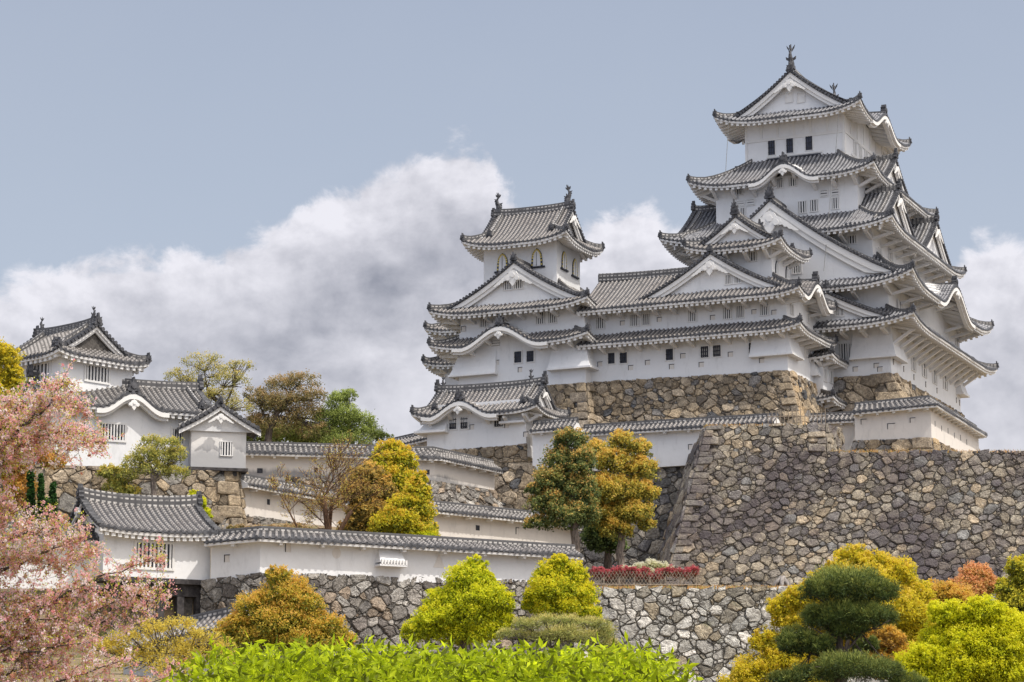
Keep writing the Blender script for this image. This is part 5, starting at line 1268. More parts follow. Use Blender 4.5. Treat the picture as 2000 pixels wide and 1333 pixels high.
def leaf_cloud(clumps, n, size, asp, pal, rs, sub=.30, subn=26, fill=.25, up=.35, gap=.0, loose=.12, needle=False, tiplift=.0):
    """clumps: [(centre, (rx, ry, rz))] in metres; leaves sit on many small puffs spread over each clump"""
    vol = np.array([r[0] * r[2] + r[1] * r[2] for c, r in clumps]); share = vol / vol.sum(); Vs, Cs = [], []
    for (c, r), sh in zip(clumps, share):
        r = np.array(r); c = np.array(c); m = max(5, int(subn * max(.35, sh * len(clumps)))); d = unit(rs.normal(size=(m, 3))); d[:, 2] = np.where(d[:, 2] < -.55, -d[:, 2] * .5, d[:, 2])
        if gap: keep = rs.random(m) > gap; d = d[keep]; m = len(d)
        rad = rs.uniform(.62, 1.0, m)[:, None]; sc_ = c + d * r * rad * (1 - sub * .6); sr = sub * r.mean() * rs.uniform(.65, 1.35, m)
        k = int(n * sh); kf = int(k * fill); ko = k - kf
        i = rs.integers(0, m, ko); e = unit(rs.normal(size=(ko, 3)) + d[i] * .55 + np.array([0, 0, up])); q = rs.uniform(.40, 1.2, ko) ** .65; q = np.where(rs.random(ko) < .05, q * rs.uniform(1.2, 1.75, ko), q)
        P = sc_[i] + e * (sr[i] * q)[:, None] + rs.normal(0, loose * .25, (ko, 3)) * r.mean()
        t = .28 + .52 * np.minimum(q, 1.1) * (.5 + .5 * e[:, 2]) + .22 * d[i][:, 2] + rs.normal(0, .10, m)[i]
        if needle:
            N = unit(np.cross(e, rs.normal(size=(ko, 3)))); T = unit(e + rs.normal(0, .35, (ko, 3))); Vs.append(rhomb(P, N, size, asp, rs, T))
        else:
            N = unit(e * .6 + rs.normal(0, .75, (ko, 3))); Vs.append(rhomb(P, N, size, asp, rs))
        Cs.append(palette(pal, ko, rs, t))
        if kf:
            e = unit(rs.normal(size=(kf, 3))); P = c + e * r * (rs.random((kf, 1)) ** .4) * .78
            N = unit(rs.normal(size=(kf, 3))); Vs.append(rhomb(P, N, size * 1.25, asp * 1.3 if not needle else asp * 2, rs)); Cs.append(palette(pal[:3], kf, rs, .2 + rs.random(kf) * .5))
    return np.concatenate(Vs), np.concatenate(Cs)

def bez(p, q, bend, rs, n=6, wig=.05):
    p, q = np.array(p), np.array(q); L = np.linalg.norm(q - p); mid = (p + q) / 2 + np.array([0, 0, bend * L]) + rs.normal(0, wig * L, 3); t = np.linspace(0, 1, n)[:, None]
    return ((1 - t) ** 2 * p + 2 * t * (1 - t) * mid + t ** 2 * q).tolist()
def tree(name, label, cat, base, path, rad, clumps, n, size, pal, seed, asp=.5, bark='bark', group=None, sub=.30, subn=26, fill=.25, gap=0, up=.5, loose=.2, needle=False, mat=None, twigs=0, limbs=True, lr=.45, dy=.8, lens=None, gr=None):
    """base: (px, py, Y); path: trunk as pixels at that distance; clumps: (px, py, rx, ry[, dY]) in pixels of the photograph at that distance"""
    rs = np.random.default_rng(seed); px, py, Y = base; sc_ = Y / FPX * 1.0; T = Thing(name, label, cat, at(px, py, Y), group)
    mt = MB(); P0 = [at(x, y, Y) for x, y in [(px, py)] + path]; m = len(P0)
    if rad > 0:
        fine = []; rr = []
        for i in range(m - 1):
            for k in range(4): t = k / 4; fine.append([P0[i][j] * (1 - t) + P0[i + 1][j] * t for j in range(3)]); rr.append(rad * (1 - .62 * (i + t) / max(1, m - 1)))
        fine.append(P0[-1]); rr.append(rad * .36)
        fine = [[a + rs.normal(0, rad * .18) for a in p] for p in fine]; fine[0] = list(P0[0]); rr[0] *= 1.35
        tube(mt, fine, rr, 8)
    cl = []
    for q in clumps:
        x, y, rx, ry = q[:4]; d = q[4] if len(q) > 4 else rs.uniform(-.35, .35) * rx * sc_; c = at(x, y, Y + d); cl.append((c, (rx * sc_, rx * sc_ * dy, ry * sc_)))
        if limbs and rad > 0:
            j = int(rs.integers(max(0, len(fine) // 2 - 1), len(fine))); st = fine[j]; tube(mt, bez(st, c, -.08, rs), [rr[j] * lr * (1 - .75 * k / 5) for k in range(6)], 5)
            for _ in range(twigs):
                e = np.array(c) + unit(rs.normal(size=(1, 3)))[0] * np.array(cl[-1][1]) * .85; s = np.array(st) * .4 + np.array(c) * .6
                tube(mt, bez(s, e, .02, rs, 5, .09), [rr[j] * lr * .35 * (1 - .7 * k / 4) + .008 for k in range(5)], 4)
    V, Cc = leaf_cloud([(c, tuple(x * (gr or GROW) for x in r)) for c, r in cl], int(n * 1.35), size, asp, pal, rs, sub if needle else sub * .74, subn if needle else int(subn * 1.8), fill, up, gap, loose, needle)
    if mt.v: T.add('trunk', mt, bark, smooth=True)
    o = fast_mesh('crown', V, 4, Cc, mat or ('needle' if needle else 'leaf'), T.loc); o.parent = T.o
    return T

def grow(mt, p, d, L, r, depth, rs, tips, spread=.55, grav=.0, k=5, minr=.012, split=3, curve=.12):
    pts = [p]; rr = [r]; dd = d.copy(); n = 5
    for i in range(n):
        dd = dd + rs.normal(0, curve, 3) + np.array([0, 0, grav]); dd /= np.linalg.norm(dd); pts.append(pts[-1] + dd * L / n); rr.append(max(minr, r * (1 - .5 * (i + 1) / n)))
    tube(mt, [tuple(x) for x in pts], rr, k if r > .04 else 4)
    if depth == 0: tips.append((pts, dd)); return
    tips.append((pts[2:], dd)) if depth < 2 else None
    for j in range(split + (1 if rs.random() < .4 else 0)):
        i = n if j == 0 else int(rs.integers(2, n + 1)); nd = dd + rs.normal(0, spread, 3); nd /= np.linalg.norm(nd)
        grow(mt, pts[i], nd, L * rs.uniform(.62, .85), rr[i] * .68, depth - 1, rs, tips, spread, grav, k, minr, split, curve)

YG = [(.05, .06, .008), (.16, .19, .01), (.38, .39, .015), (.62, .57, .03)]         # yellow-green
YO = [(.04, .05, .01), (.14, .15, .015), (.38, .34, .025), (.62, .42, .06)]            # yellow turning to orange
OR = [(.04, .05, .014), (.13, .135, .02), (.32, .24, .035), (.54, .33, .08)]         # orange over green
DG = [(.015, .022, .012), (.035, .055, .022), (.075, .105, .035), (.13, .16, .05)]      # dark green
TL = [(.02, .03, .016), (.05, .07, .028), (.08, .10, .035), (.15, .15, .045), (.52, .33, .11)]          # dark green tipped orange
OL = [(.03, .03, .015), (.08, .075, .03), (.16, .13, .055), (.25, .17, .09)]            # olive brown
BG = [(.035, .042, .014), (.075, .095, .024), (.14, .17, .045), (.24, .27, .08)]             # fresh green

def build_trees():
    # two tall trees before the dark wall
    tree('tall_tree', 'tall dark green tree with orange top and bare straight trunk, left of the pair', 'tree', (1127, 1140, 172), [(1126, 1060), (1122, 960), (1115, 880)], .42,
         [(1112, 862, 36, 30), (1100, 900, 40, 36), (1135, 905, 36, 34), (1082, 940, 44, 36), (1130, 960, 46, 40), (1070, 985, 45, 30), (1110, 1010, 48, 34), (1050, 1022, 32, 16), (1140, 1000, 34, 40), (1048, 955, 26, 16)], 24000, .21, TL, 31, bark='bark_grey', sub=.24, subn=40, gr=1.0, gap=.12, loose=.34, fill=.10)
    tree('tall_tree', 'tall tree with golden orange crown, right of the pair and nearest the mossy wall', 'tree', (1209, 1140, 174), [(1212, 1060), (1216, 990), (1222, 930)], .36,
         [(1215, 868, 30, 28), (1248, 880, 30, 26), (1195, 905, 40, 32), (1255, 920, 36, 32), (1160, 880, 30, 22, 2), (1222, 960, 46, 36), (1262, 965, 26, 30), (1180, 960, 40, 36), (1245, 1005, 40, 30), (1175, 1010, 38, 36), (1205, 1035, 34, 30), (1263, 1025, 22, 18), (1215, 1000, 40, 34)], 27000, .21,
         [(.035, .04, .014), (.12, .12, .028), (.30, .25, .045), (.64, .43, .11)], 32, bark='bark_grey', sub=.24, subn=40, gr=1.0, gap=.12, loose=.34, fill=.10)
    tree('small_trunk_tree', 'shaded lower tree standing between the two tall trees', 'tree', (1188, 1140, 178), [(1186, 1080), (1180, 1020)], .4, [(1170, 1050, 34, 34), (1195, 1060, 28, 26), (1178, 1000, 34, 40)], 8000, .24, DG, 33)
    # conical golden trees behind the long wall
    tree('conical_tree', 'golden green tree with rounded top, highest of the cluster beside the bare tree', 'tree', (765, 1050, 168), [(765, 960)], .2, [(762, 885, 32, 26), (745, 905, 28, 24), (785, 900, 28, 28), (770, 940, 42, 34), (780, 975, 34, 28), (735, 930, 30, 24)], 15000, .2, YO, 34, sub=.24, subn=50)
    tree('conical_tree', 'golden pointed tree at the right of the cluster beside the bare tree', 'tree', (800, 1060, 164), [(805, 990)], .2, [(820, 940, 16, 20), (815, 965, 28, 26), (800, 990, 42, 30), (822, 1005, 28, 30), (780, 1020, 50, 30), (820, 1035, 40, 22), (750, 1030, 30, 22), (835, 1050, 24, 14)], 16000, .2, YO, 35, sub=.24, subn=50)
    tree('conical_tree', 'brownish olive tree partly hidden by bare twigs, left of the golden cluster', 'tree', (715, 1060, 166), [(715, 980)], .22, [(715, 930, 34, 26), (700, 965, 36, 30), (740, 960, 34, 32), (715, 1005, 40, 34), (745, 1010, 30, 30), (690, 1035, 30, 24), (735, 1045, 34, 18)], 14000, .2,
         [(.03, .03, .012), (.10, .085, .03), (.26, .19, .05), (.46, .29, .08)], 36, sub=.26, subn=46, twigs=6)
    # bushes in front of the lower wall
    tree('rounded_bush', 'orange and green broad conical bush in front of the grey boulder wall', 'bush', (560, 1290, 118), [(560, 1180)], .16,
         [(545, 1128, 28, 22), (560, 1160, 50, 34), (510, 1190, 52, 36), (590, 1185, 44, 34), (555, 1220, 70, 42), (470, 1225, 42, 28), (630, 1225, 44, 30), (500, 1250, 60, 30), (600, 1255, 66, 28), (660, 1252, 36, 20), (445, 1240, 26, 18)], 34000, .13, OR, 37, sub=.22, subn=60)
    tree('rounded_bush', 'bright yellow-green conical bush, the larger of two before the long wall', 'bush', (905, 1270, 112), [(905, 1180)], .16,
         [(928, 1108, 24, 20), (915, 1132, 44, 30), (950, 1140, 24, 26), (930, 1170, 60, 34), (870, 1175, 40, 30), (975, 1180, 34, 28), (900, 1205, 70, 34), (850, 1215, 46, 28), (960, 1215, 44, 26), (820, 1235, 36, 22), (895, 1240, 60, 24), (930, 1235, 50, 24)], 40000, .12, YG, 38, sub=.2, subn=70)
    tree('rounded_bush', 'bright yellow-green rounded bush, the smaller of two, below the wall end', 'bush', (1095, 1240, 112), [(1095, 1170)], .16,
         [(1095, 1103, 22, 18), (1075, 1125, 36, 28), (1115, 1125, 34, 28), (1090, 1155, 56, 34), (1130, 1165, 38, 34), (1060, 1165, 34, 28), (1100, 1190, 60, 28), (1150, 1200, 30, 18), (1040, 1180, 22, 20)], 30000, .12, [YG[0], YG[1], (.36, .34, .015), (.62, .52, .03)], 39, sub=.2, subn=70)
    # wispy garden pine below them
    tree('garden_pine', 'wispy brownish garden pine with crooked limbs behind the lime hedge', 'pine tree', (1085, 1300, 60), [(1075, 1265), (1045, 1235)], .07,
         [(1030, 1222, 34, 9), (1075, 1215, 36, 9), (1120, 1218, 36, 10), (1160, 1222, 32, 11), (1100, 1240, 50, 10), (1180, 1238, 28, 12), (1000, 1240, 30, 9), (1060, 1248, 44, 9), (1150, 1250, 40, 12), (1190, 1262, 22, 14)], 16000, .085,
         [(.04, .045, .015), (.10, .11, .03), (.17, .18, .05), (.30, .25, .09)], 40, asp=.10, needle=True, sub=.34, subn=30, fill=.1, bark='bark', twigs=5, gap=.2, lr=.6)
    tree('yellow_shrub', 'low yellow shrub at the right end of the lime hedge', 'shrub', (1190, 1330, 62), [(1190, 1300)], .04, [(1195, 1275, 26, 20), (1175, 1290, 30, 20), (1200, 1300, 24, 24)], 5000, .06, YG, 41, sub=.25)
    # cloud-pruned pine at the right
    NP = [(.006, .010, .004), (.018, .030, .009), (.048, .068, .015), (.14, .15, .035)]
    tree('cloud_pine', 'dark green cloud-pruned pine with flat pads of needles at the lower right', 'pine tree', (1635, 1420, 62), [(1640, 1300), (1640, 1240), (1655, 1180)], .13,
         [(1655, 1145, 84, 32), (1610, 1155, 50, 26), (1705, 1158, 50, 28), (1650, 1205, 78, 34), (1608, 1208, 44, 26), (1700, 1205, 56, 30), (1655, 1232, 50, 24), (1560, 1258, 46, 34), (1600, 1262, 34, 24), (1540, 1262, 26, 20), (1690, 1262, 26, 22, 1.2), (1660, 1308, 90, 22), (1600, 1318, 60, 20), (1720, 1312, 50, 20), (1540, 1330, 50, 14), (1770, 1335, 40, 16)],
         110000, .10, NP, 42, asp=.12, needle=True, sub=.22, subn=60, fill=.06, up=.7, loose=.30, gap=.1, lr=.55, twigs=2, gr=1.03)
    # yellow and orange mass at the right
    YY = [(.07, .07, .008), (.22, .20, .014), (.50, .42, .025), (.74, .56, .09)]
    tree('broadleaf_tree', 'big golden yellow tree rising behind the cloud-pruned pine', 'tree', (1640, 1400, 84), [(1650, 1300), (1665, 1180)], .14,
         [(1668, 1090, 36, 24), (1705, 1105, 44, 26), (1640, 1115, 36, 24), (1750, 1120, 44, 28), (1600, 1150, 36, 28), (1560, 1170, 34, 24), (1690, 1140, 70, 34), (1780, 1160, 42, 34), (1740, 1190, 70, 40), (1530, 1190, 34, 28), (1550, 1215, 40, 26), (1780, 1215, 50, 36), (1500, 1255, 36, 26), (1530, 1290, 50, 28), (1620, 1200, 70, 50, 1.5), (1760, 1260, 60, 40), (1480, 1320, 50, 40), (1560, 1330, 60, 40), (1440, 1345, 40, 30), (1620, 1290, 60, 60, 2), (1700, 1250, 60, 50, 2), (1800, 1240, 60, 50, 2), (1840, 1300, 60, 50, 2)], 95000, .095, YY, 43, sub=.22, subn=60)
    tree('broadleaf_tree', 'orange-tipped tree in the middle of the yellow foliage at the right', 'tree', (1860, 1400, 88), [(1860, 1200)], .12,
         [(1835, 1160, 34, 26), (1865, 1175, 44, 30), (1830, 1195, 40, 30), (1800, 1190, 36, 26), (1880, 1205, 40, 26), (1810, 1230, 50, 40), (1870, 1240, 50, 40)], 28000, .10, [(.06, .05, .012), (.22, .17, .03), (.52, .36, .06), (.72, .45, .13)], 44, sub=.22, subn=60)
    tree('broadleaf_tree', 'salmon pink tree top peeking over the yellow foliage at the right', 'tree', (1900, 1400, 92), [(1900, 1200)], .12, [(1905, 1130, 34, 26), (1890, 1150, 36, 26), (1925, 1145, 26, 22), (1870, 1150, 16, 14), (1960, 1150, 22, 18)], 14000, .10,
         [(.06, .05, .02), (.24, .17, .05), (.56, .31, .13), (.75, .40, .21)], 45, sub=.22, subn=60)
    tree('broadleaf_tree', 'vivid yellow-green tree filling the lower right corner', 'tree', (1900, 1420, 74), [(1900, 1330), (1900, 1260)], .12,
         [(1880, 1215, 44, 30), (1920, 1195, 44, 28), (1945, 1225, 44, 32), (1850, 1250, 50, 36), (1900, 1260, 60, 40), (1960, 1265, 50, 40), (1820, 1285, 46, 34), (1870, 1300, 60, 40), (1940, 1310, 60, 40), (1990, 1300, 46, 44), (1790, 1310, 44, 38), (1850, 1200, 40, 26), (1975, 1235, 50, 40), (1840, 1330, 60, 40)], 80000, .085,
         [(.07, .08, .006), (.22, .24, .01), (.50, .49, .015), (.72, .67, .04)], 46, sub=.2, subn=70)
    tree('broadleaf_tree', 'darker green tree with yellow top cut by the right edge of the view', 'tree', (1990, 1400, 86), [(1990, 1220)], .14,
         [(1990, 1110, 26, 22), (2010, 1130, 40, 30), (1970, 1150, 30, 20), (1985, 1185, 46, 36), (2030, 1180, 50, 50), (1960, 1200, 30, 26)], 18000, .10, [(.02, .025, .01), (.07, .085, .015), (.28, .27, .03), (.55, .46, .04)], 47, sub=.22, subn=60)
    tree('broadleaf_tree', 'brown and olive thin tree under the yellow mass, right of the pine', 'tree', (1737, 1420, 78), [(1738, 1280), (1735, 1230)], .05, [(1730, 1250, 40, 30), (1770, 1300, 46, 36), (1820, 1330, 50, 30), (1720, 1300, 40, 30)], 16000, .085, [(.05, .03, .012), (.16, .10, .03), (.38, .24, .04), (.55, .38, .06)], 48, sub=.26, subn=50, gap=.2, twigs=4)
    # behind the upper left wall
    tree('spreading_tree', 'flat-topped sparse tree with dark limbs against the sky behind the old turret', 'tree', (440, 880, 222), [(438, 840), (425, 790), (405, 760)], .42,
         [(395, 705, 44, 14), (350, 735, 30, 16), (415, 725, 44, 16), (375, 750, 40, 16), (450, 745, 40, 22), (470, 715, 26, 14), (430, 775, 40, 20), (395, 775, 30, 12), (455, 795, 40, 18)], 6500, .17,
         [(.04, .04, .018), (.11, .11, .035), (.22, .20, .06), (.32, .26, .09)], 49, sub=.20, subn=48, fill=.0, gap=.1, twigs=14, lr=.5, loose=.32, up=.2, gr=1.1)
    tree('spreading_tree', 'brownish spring tree with open crown, in the middle behind the upper white wall', 'tree', (520, 890, 226), [(525, 850), (545, 800), (565, 770)], .45,
         [(590, 745, 38, 18), (555, 755, 40, 20), (605, 775, 34, 22), (560, 790, 50, 26), (520, 790, 40, 26), (600, 815, 46, 28), (540, 835, 60, 28), (500, 830, 30, 24), (500, 770, 26, 14), (620, 845, 34, 20)], 20000, .17, OL, 50, sub=.18, subn=56, fill=.02, gap=.08, twigs=12, lr=.5, loose=.34, up=.2, gr=1.1)
    tree('leafy_tree', 'fresh green leafy tree behind the upper white wall, nearest the gatehouse', 'tree', (690, 890, 226), [(688, 850), (675, 810)], .3,
         [(660, 785, 26, 22), (680, 775, 20, 16), (640, 820, 28, 30), (675, 815, 34, 28), (700, 830, 40, 26), (650, 850, 40, 22), (715, 850, 38, 20), (745, 855, 22, 12), (680, 865, 60, 16)], 21000, .16, BG, 51, sub=.18, subn=56, fill=.04, gap=.05, twigs=9, loose=.34, up=.2, gr=1.1)
    tree('leafy_tree', 'dark low greenery filling the gap under the brownish spring tree', 'tree', (580, 900, 232), [(580, 880)], .2, [(560, 850, 60, 22), (620, 855, 50, 20), (510, 850, 40, 24), (460, 850, 40, 24)], 9000, .28, [(.03, .04, .012), (.09, .11, .03), (.16, .18, .05), (.24, .22, .07)], 52, sub=.3)
    # little trees on the gate's terrace
    tree('small_tree', 'small green tree with twin dark trunks before the turret base, orange shoots on top', 'tree', (300, 985, 158), [(298, 940), (300, 920)], .24,
         [(293, 865, 22, 14), (330, 868, 28, 14), (285, 890, 30, 20), (262, 905, 24, 20), (320, 895, 34, 22), (345, 890, 20, 20), (300, 920, 40, 18), (240, 930, 28, 18), (345, 925, 26, 14)], 8000, .14, [(.03, .035, .015), (.10, .11, .03), (.20, .20, .05), (.36, .30, .08)], 53, sub=.22, subn=50, fill=.02, twigs=9, gap=.05, loose=.35, bark='bark_grey')
    tree('small_tree', 'second small trunk with thin foliage leaning left before the turret base', 'tree', (268, 985, 158), [(262, 955), (240, 935)], .2, [(230, 950, 26, 18), (215, 925, 22, 16), (250, 965, 26, 14)], 4500, .17, [(.03, .035, .015), (.10, .11, .03), (.20, .20, .05), (.34, .26, .06)], 54, sub=.24, subn=40, fill=.0, twigs=8, gap=.1, loose=.4, bark='bark_grey')
    for i, (x, y0, y1, w_) in enumerate(((60, 925, 1020, 10), (80, 935, 1020, 9), (103, 950, 1022, 10), (88, 985, 1025, 14))):
        lab = ['tallest slim dark cypress beside the gate roof', 'second slim dark cypress, just right of the tallest', 'slim dark cypress closest to the gate gable', 'short squat cypress at the foot of the slim ones'][i]
        tree('cypress', lab, 'cypress', (x, y1 + 25, 139 - i * .6), [(x, y0 + 20)], .08, [(x, y0 + (y1 - y0) * t, w_ * (.55 + .45 * t), 16) for t in (.08, .3, .5, .7, .9)], 3600, .14, [(.004, .010, .004), (.008, .025, .007), (.015, .045, .010), (.03, .07, .015)], 60 + i, sub=.3, group='slim cypresses beside the gate roof', limbs=False)
    tree('yellow_tree', 'mustard yellow dense tree cut by the left edge, beside the old turret', 'tree', (-5, 960, 140), [(0, 860)], .3,
         [(10, 700, 34, 26), (-20, 690, 40, 30), (25, 735, 26, 24), (5, 760, 40, 34), (-25, 790, 50, 50), (15, 800, 36, 30), (10, 850, 44, 36), (-10, 900, 50, 40)], 22000, .15, [(.05, .05, .008), (.15, .14, .012), (.36, .30, .02), (.54, .42, .035)], 65, sub=.22, subn=60)
    tree('autumn_shrub', 'russet shrubbery under the cherry, against the turret base', 'shrub', (60, 1030, 143), [(60, 980)], .1, [(60, 880, 40, 24), (20, 920, 44, 36), (100, 900, 34, 22), (30, 960, 50, 36), (10, 980, 40, 40)], 9000, .15, [(.04, .03, .012), (.16, .10, .03), (.40, .22, .06), (.50, .34, .08)], 66, sub=.3, gap=.1)
    # thin yellow-green shrub, lower left
    tree('thin_shrub', 'thin yellow-green shrub with wiry stems in front of the bottom left roof', 'shrub', (330, 1400, 54), [(335, 1330), (330, 1290)], .035,
         [(250, 1250, 40, 20), (300, 1235, 40, 22), (350, 1225, 36, 18), (400, 1245, 40, 20), (320, 1270, 60, 24), (380, 1280, 46, 24), (270, 1290, 50, 26), (430, 1270, 34, 22), (340, 1310, 70, 20), (210, 1270, 40, 24), (450, 1295, 30, 20)], 9000, .055,
         [(.05, .04, .012), (.18, .15, .03), (.34, .28, .05), (.50, .40, .08)], 67, sub=.36, subn=26, fill=.0, gap=.35, twigs=12, loose=.6, lr=.5, gr=1.0)

    tree('low_shrub', 'low olive shrubs on the terrace edge under the middle white wall', 'shrub', (560, 1060, 167), [(560, 1050)], .05, [(500, 1040, 30, 10), (540, 1042, 30, 12), (580, 1040, 34, 12), (610, 1048, 26, 10), (460, 1035, 20, 9)], 7000, .16, OL, 81, sub=.3, gap=.1)
    tree('low_shrub', 'small bright yellow shrub rising over the long wall, right of the golden cluster', 'shrub', (830, 1075, 163), [(830, 1060)], .05, [(830, 1048, 24, 10), (805, 1050, 18, 12)], 3500, .15, YG, 82, sub=.3)
    tree('low_shrub', 'yellow-green shrub between the gate roof and the turret base', 'shrub', (390, 1030, 156), [(392, 1000)], .05, [(388, 985, 14, 16), (400, 1005, 14, 14), (378, 970, 10, 12)], 3000, .15, YG, 83, sub=.3, gap=.15)

def build_cherry():
    rs = np.random.default_rng(77); Y = 52; T = Thing('cherry_tree', 'large pink cherry tree in blossom with young green leaves, filling the lower left', 'cherry tree', at(-120, 1500, Y))
    mt = MB(); sc_ = Y / FPX; limbs = []
    spec = [[(-160, 1500), (-100, 1300), (-60, 1150), (-35, 1000), (-20, 880), (-10, 790)], [(-100, 1300), (20, 1235), (110, 1170), (200, 1125), (320, 1088)], [(-100, 1300), (60, 1290), (160, 1240), (240, 1195), (315, 1160)],
            [(-35, 960), (0, 890), (45, 868), (100, 862), (150, 868), (205, 866)], [(-60, 1150), (-50, 1000), (-50, 880), (-30, 800)], [(-20, 900), (20, 850), (60, 820), (100, 790), (122, 745)],
            [(-120, 1420), (20, 1360), (140, 1320), (240, 1290)], [(-60, 1150), (20, 1110), (90, 1080), (165, 1050)], [(-20, 880), (10, 830), (50, 790), (110, 790), (165, 800)], [(-100, 1300), (0, 1260), (90, 1240), (170, 1205), (265, 1150)], [(-60, 1120), (0, 1060), (60, 1040), (110, 1032)],
            [(-120, 1440), (40, 1400), (180, 1360), (320, 1325)], [(-120, 1460), (0, 1390), (100, 1350), (210, 1330)], [(-100, 1380), (-20, 1330), (40, 1310), (110, 1300)], [(-100, 1300), (-20, 1230), (40, 1210), (140, 1215)],
            [(-100, 1300), (20, 1270), (90, 1270), (180, 1255)], [(-60, 1150), (10, 1170), (60, 1185), (130, 1165)], [(-30, 950), (5, 900), (40, 870), (80, 850), (150, 850)], [(-60, 1100), (-20, 1020), (0, 990), (25, 1000)], [(-60, 1140), (0, 1100), (40, 1090), (120, 1110), (180, 1080)]]
    for li, sp in enumerate(spec):
        d = rs.uniform(-1.5, 1.5); P = [np.array(at(x, y, Y + d * i / len(sp))) for i, (x, y) in enumerate(sp)]
        pts = []; 
        for i in range(len(P) - 1):
            for k in range(4): pts.append(P[i] * (1 - k / 4) + P[i + 1] * k / 4 + rs.normal(0, .03, 3))
        pts.append(P[-1]); r0 = .11 if li == 0 else .045; rr = [max(.008, r0 * (1 - .9 * i / len(pts))) for i in range(len(pts))]
        tube(mt, [tuple(p) for p in pts], rr, 6); limbs.append(pts)
    anchors = []
    for pts in limbs:
        n = len(pts)
        for i in range(3, n):
            for _ in range(4):
                p = pts[i]; dr = unit(rs.normal(size=(1, 3)))[0] + np.array([.1, 0, .3]); L = rs.uniform(.12, .50) * (1.0 if i < n - 3 else .7)
                q = p + dr / np.linalg.norm(dr) * L; b = bez(p, q, .05, rs, 5, .08); tube(mt, b, [.009, .008, .007, .006, .004], 4)
                for t in (1, 2, 3, 4):
                    if rs.random() < .62: anchors.append(b[t])
                for _ in range(2):
                    q2 = q + unit(rs.normal(size=(1, 3)))[0] * rs.uniform(.15, .5); tube(mt, [tuple(q), tuple((q + q2) / 2 + rs.normal(0, .02, 3)), tuple(q2)], [.005, .004, .003], 4); anchors += [tuple((q + q2) / 2), tuple(q2)]
    A = np.array(anchors); m = len(A)
    # blossom clusters
    n = 78000; i = rs.integers(0, m, n); w_ = rs.uniform(.04, .13, m)
    e = unit(rs.normal(size=(n, 3))); P = A[i] + e * (w_[i] * rs.uniform(.3, 1, n))[:, None]
    V1 = rhomb(P, unit(e + rs.normal(0, .6, (n, 3))), .046, .8, rs)
    tint = rs.random(m)[i]; pk = np.array([(.90, .60, .63), (.92, .80, .82), (.86, .45, .47), (.66, .34, .24)]); ix = np.select([tint < .36, tint < .64, tint < .84], [0, 1, 2], 3)
    C1 = pk[ix] * rs.uniform(.95, 1.25, (n, 1))
    k = 40000; i = rs.integers(0, m, k); green = (rs.random(m) < .75)[i]; e = unit(rs.normal(size=(k, 3)) + np.array([0, 0, .3])); P = A[i] + e * rs.uniform(.03, .16, (k, 1))
    V2 = rhomb(P, unit(e + rs.normal(0, .7, (k, 3))), .05, .42, rs); g = np.array([(.46, .50, .06), (.58, .38, .16), (.16, .18, .04)]); C2 = np.clip(np.where(green[:, None], g[0], g[1]) * rs.uniform(.9, 1.9, (k, 1)), 0, .85)
    T.add('trunk', mt, 'bark', smooth=True)
    o = fast_mesh('blossoms', V1, 4, C1, 'petal', T.loc); o.parent = T.o
    o = fast_mesh('leaves', V2, 4, C2, 'leaf', T.loc); o.parent = T.o

def build_bare():
    rs = np.random.default_rng(91); Y = 160; base = np.array(at(648, 1062, Y)); T = Thing('bare_tree', 'nearly bare tree with a fan of fine brown twigs in front of the middle wall', 'tree', tuple(base)); mt = MB(); tips = []; s = Y / FPX
    def leg(pts, r):
        P = [np.array(at(x, y, Y + rs.normal(0, .3))) for x, y in pts]; tube(mt, [tuple(p) for p in P], [r * (1 - .5 * i / len(P)) for i in range(len(P))], 7); return P
    a = leg([(648, 1062), (640, 1035), (636, 1005), (632, 970)], .24); b = leg([(648, 1060), (665, 1035), (682, 1005), (688, 998)], .18); c = leg([(590, 1062), (580, 1030), (565, 1000), (552, 975)], .07); d_ = leg([(644, 1050), (645, 1020), (648, 990), (660, 975)], .12)
    for P, L, k in ((a, 2.6, 11), (b, 1.5, 4), (c, 1.5, 4), (d_, 1.9, 5)):
        for j in range(k):
            ang = rs.uniform(-1.15, 1.0); d = np.array([math.sin(ang), rs.normal(0, .35), math.cos(ang) * .95]); i = int(rs.integers(max(1, len(P) - 3), len(P)))
            grow(mt, P[i], d / np.linalg.norm(d), L * rs.uniform(.6, 1.0) * (.62 if abs(ang) > .9 else .8), .055 if L > 2 else .035, 3, rs, tips, spread=.30, grav=.02, minr=.012, split=3, curve=.09)
    T.add('trunk', mt, 'twig', smooth=True)
    P = np.array([p for t, _ in tips for p in t[1:]]); n = 5200; i = rs.integers(0, len(P), n); q = P[i] + rs.normal(0, .12, (n, 3))
    V = rhomb(q, unit(rs.normal(size=(n, 3))), .11, .45, rs); Cc = palette([(.14, .08, .03), (.28, .17, .06), (.36, .34, .06)], n, rs, rs.random(n)); o = fast_mesh('buds', V, 4, Cc, 'leaf', T.loc); o.parent = T.o

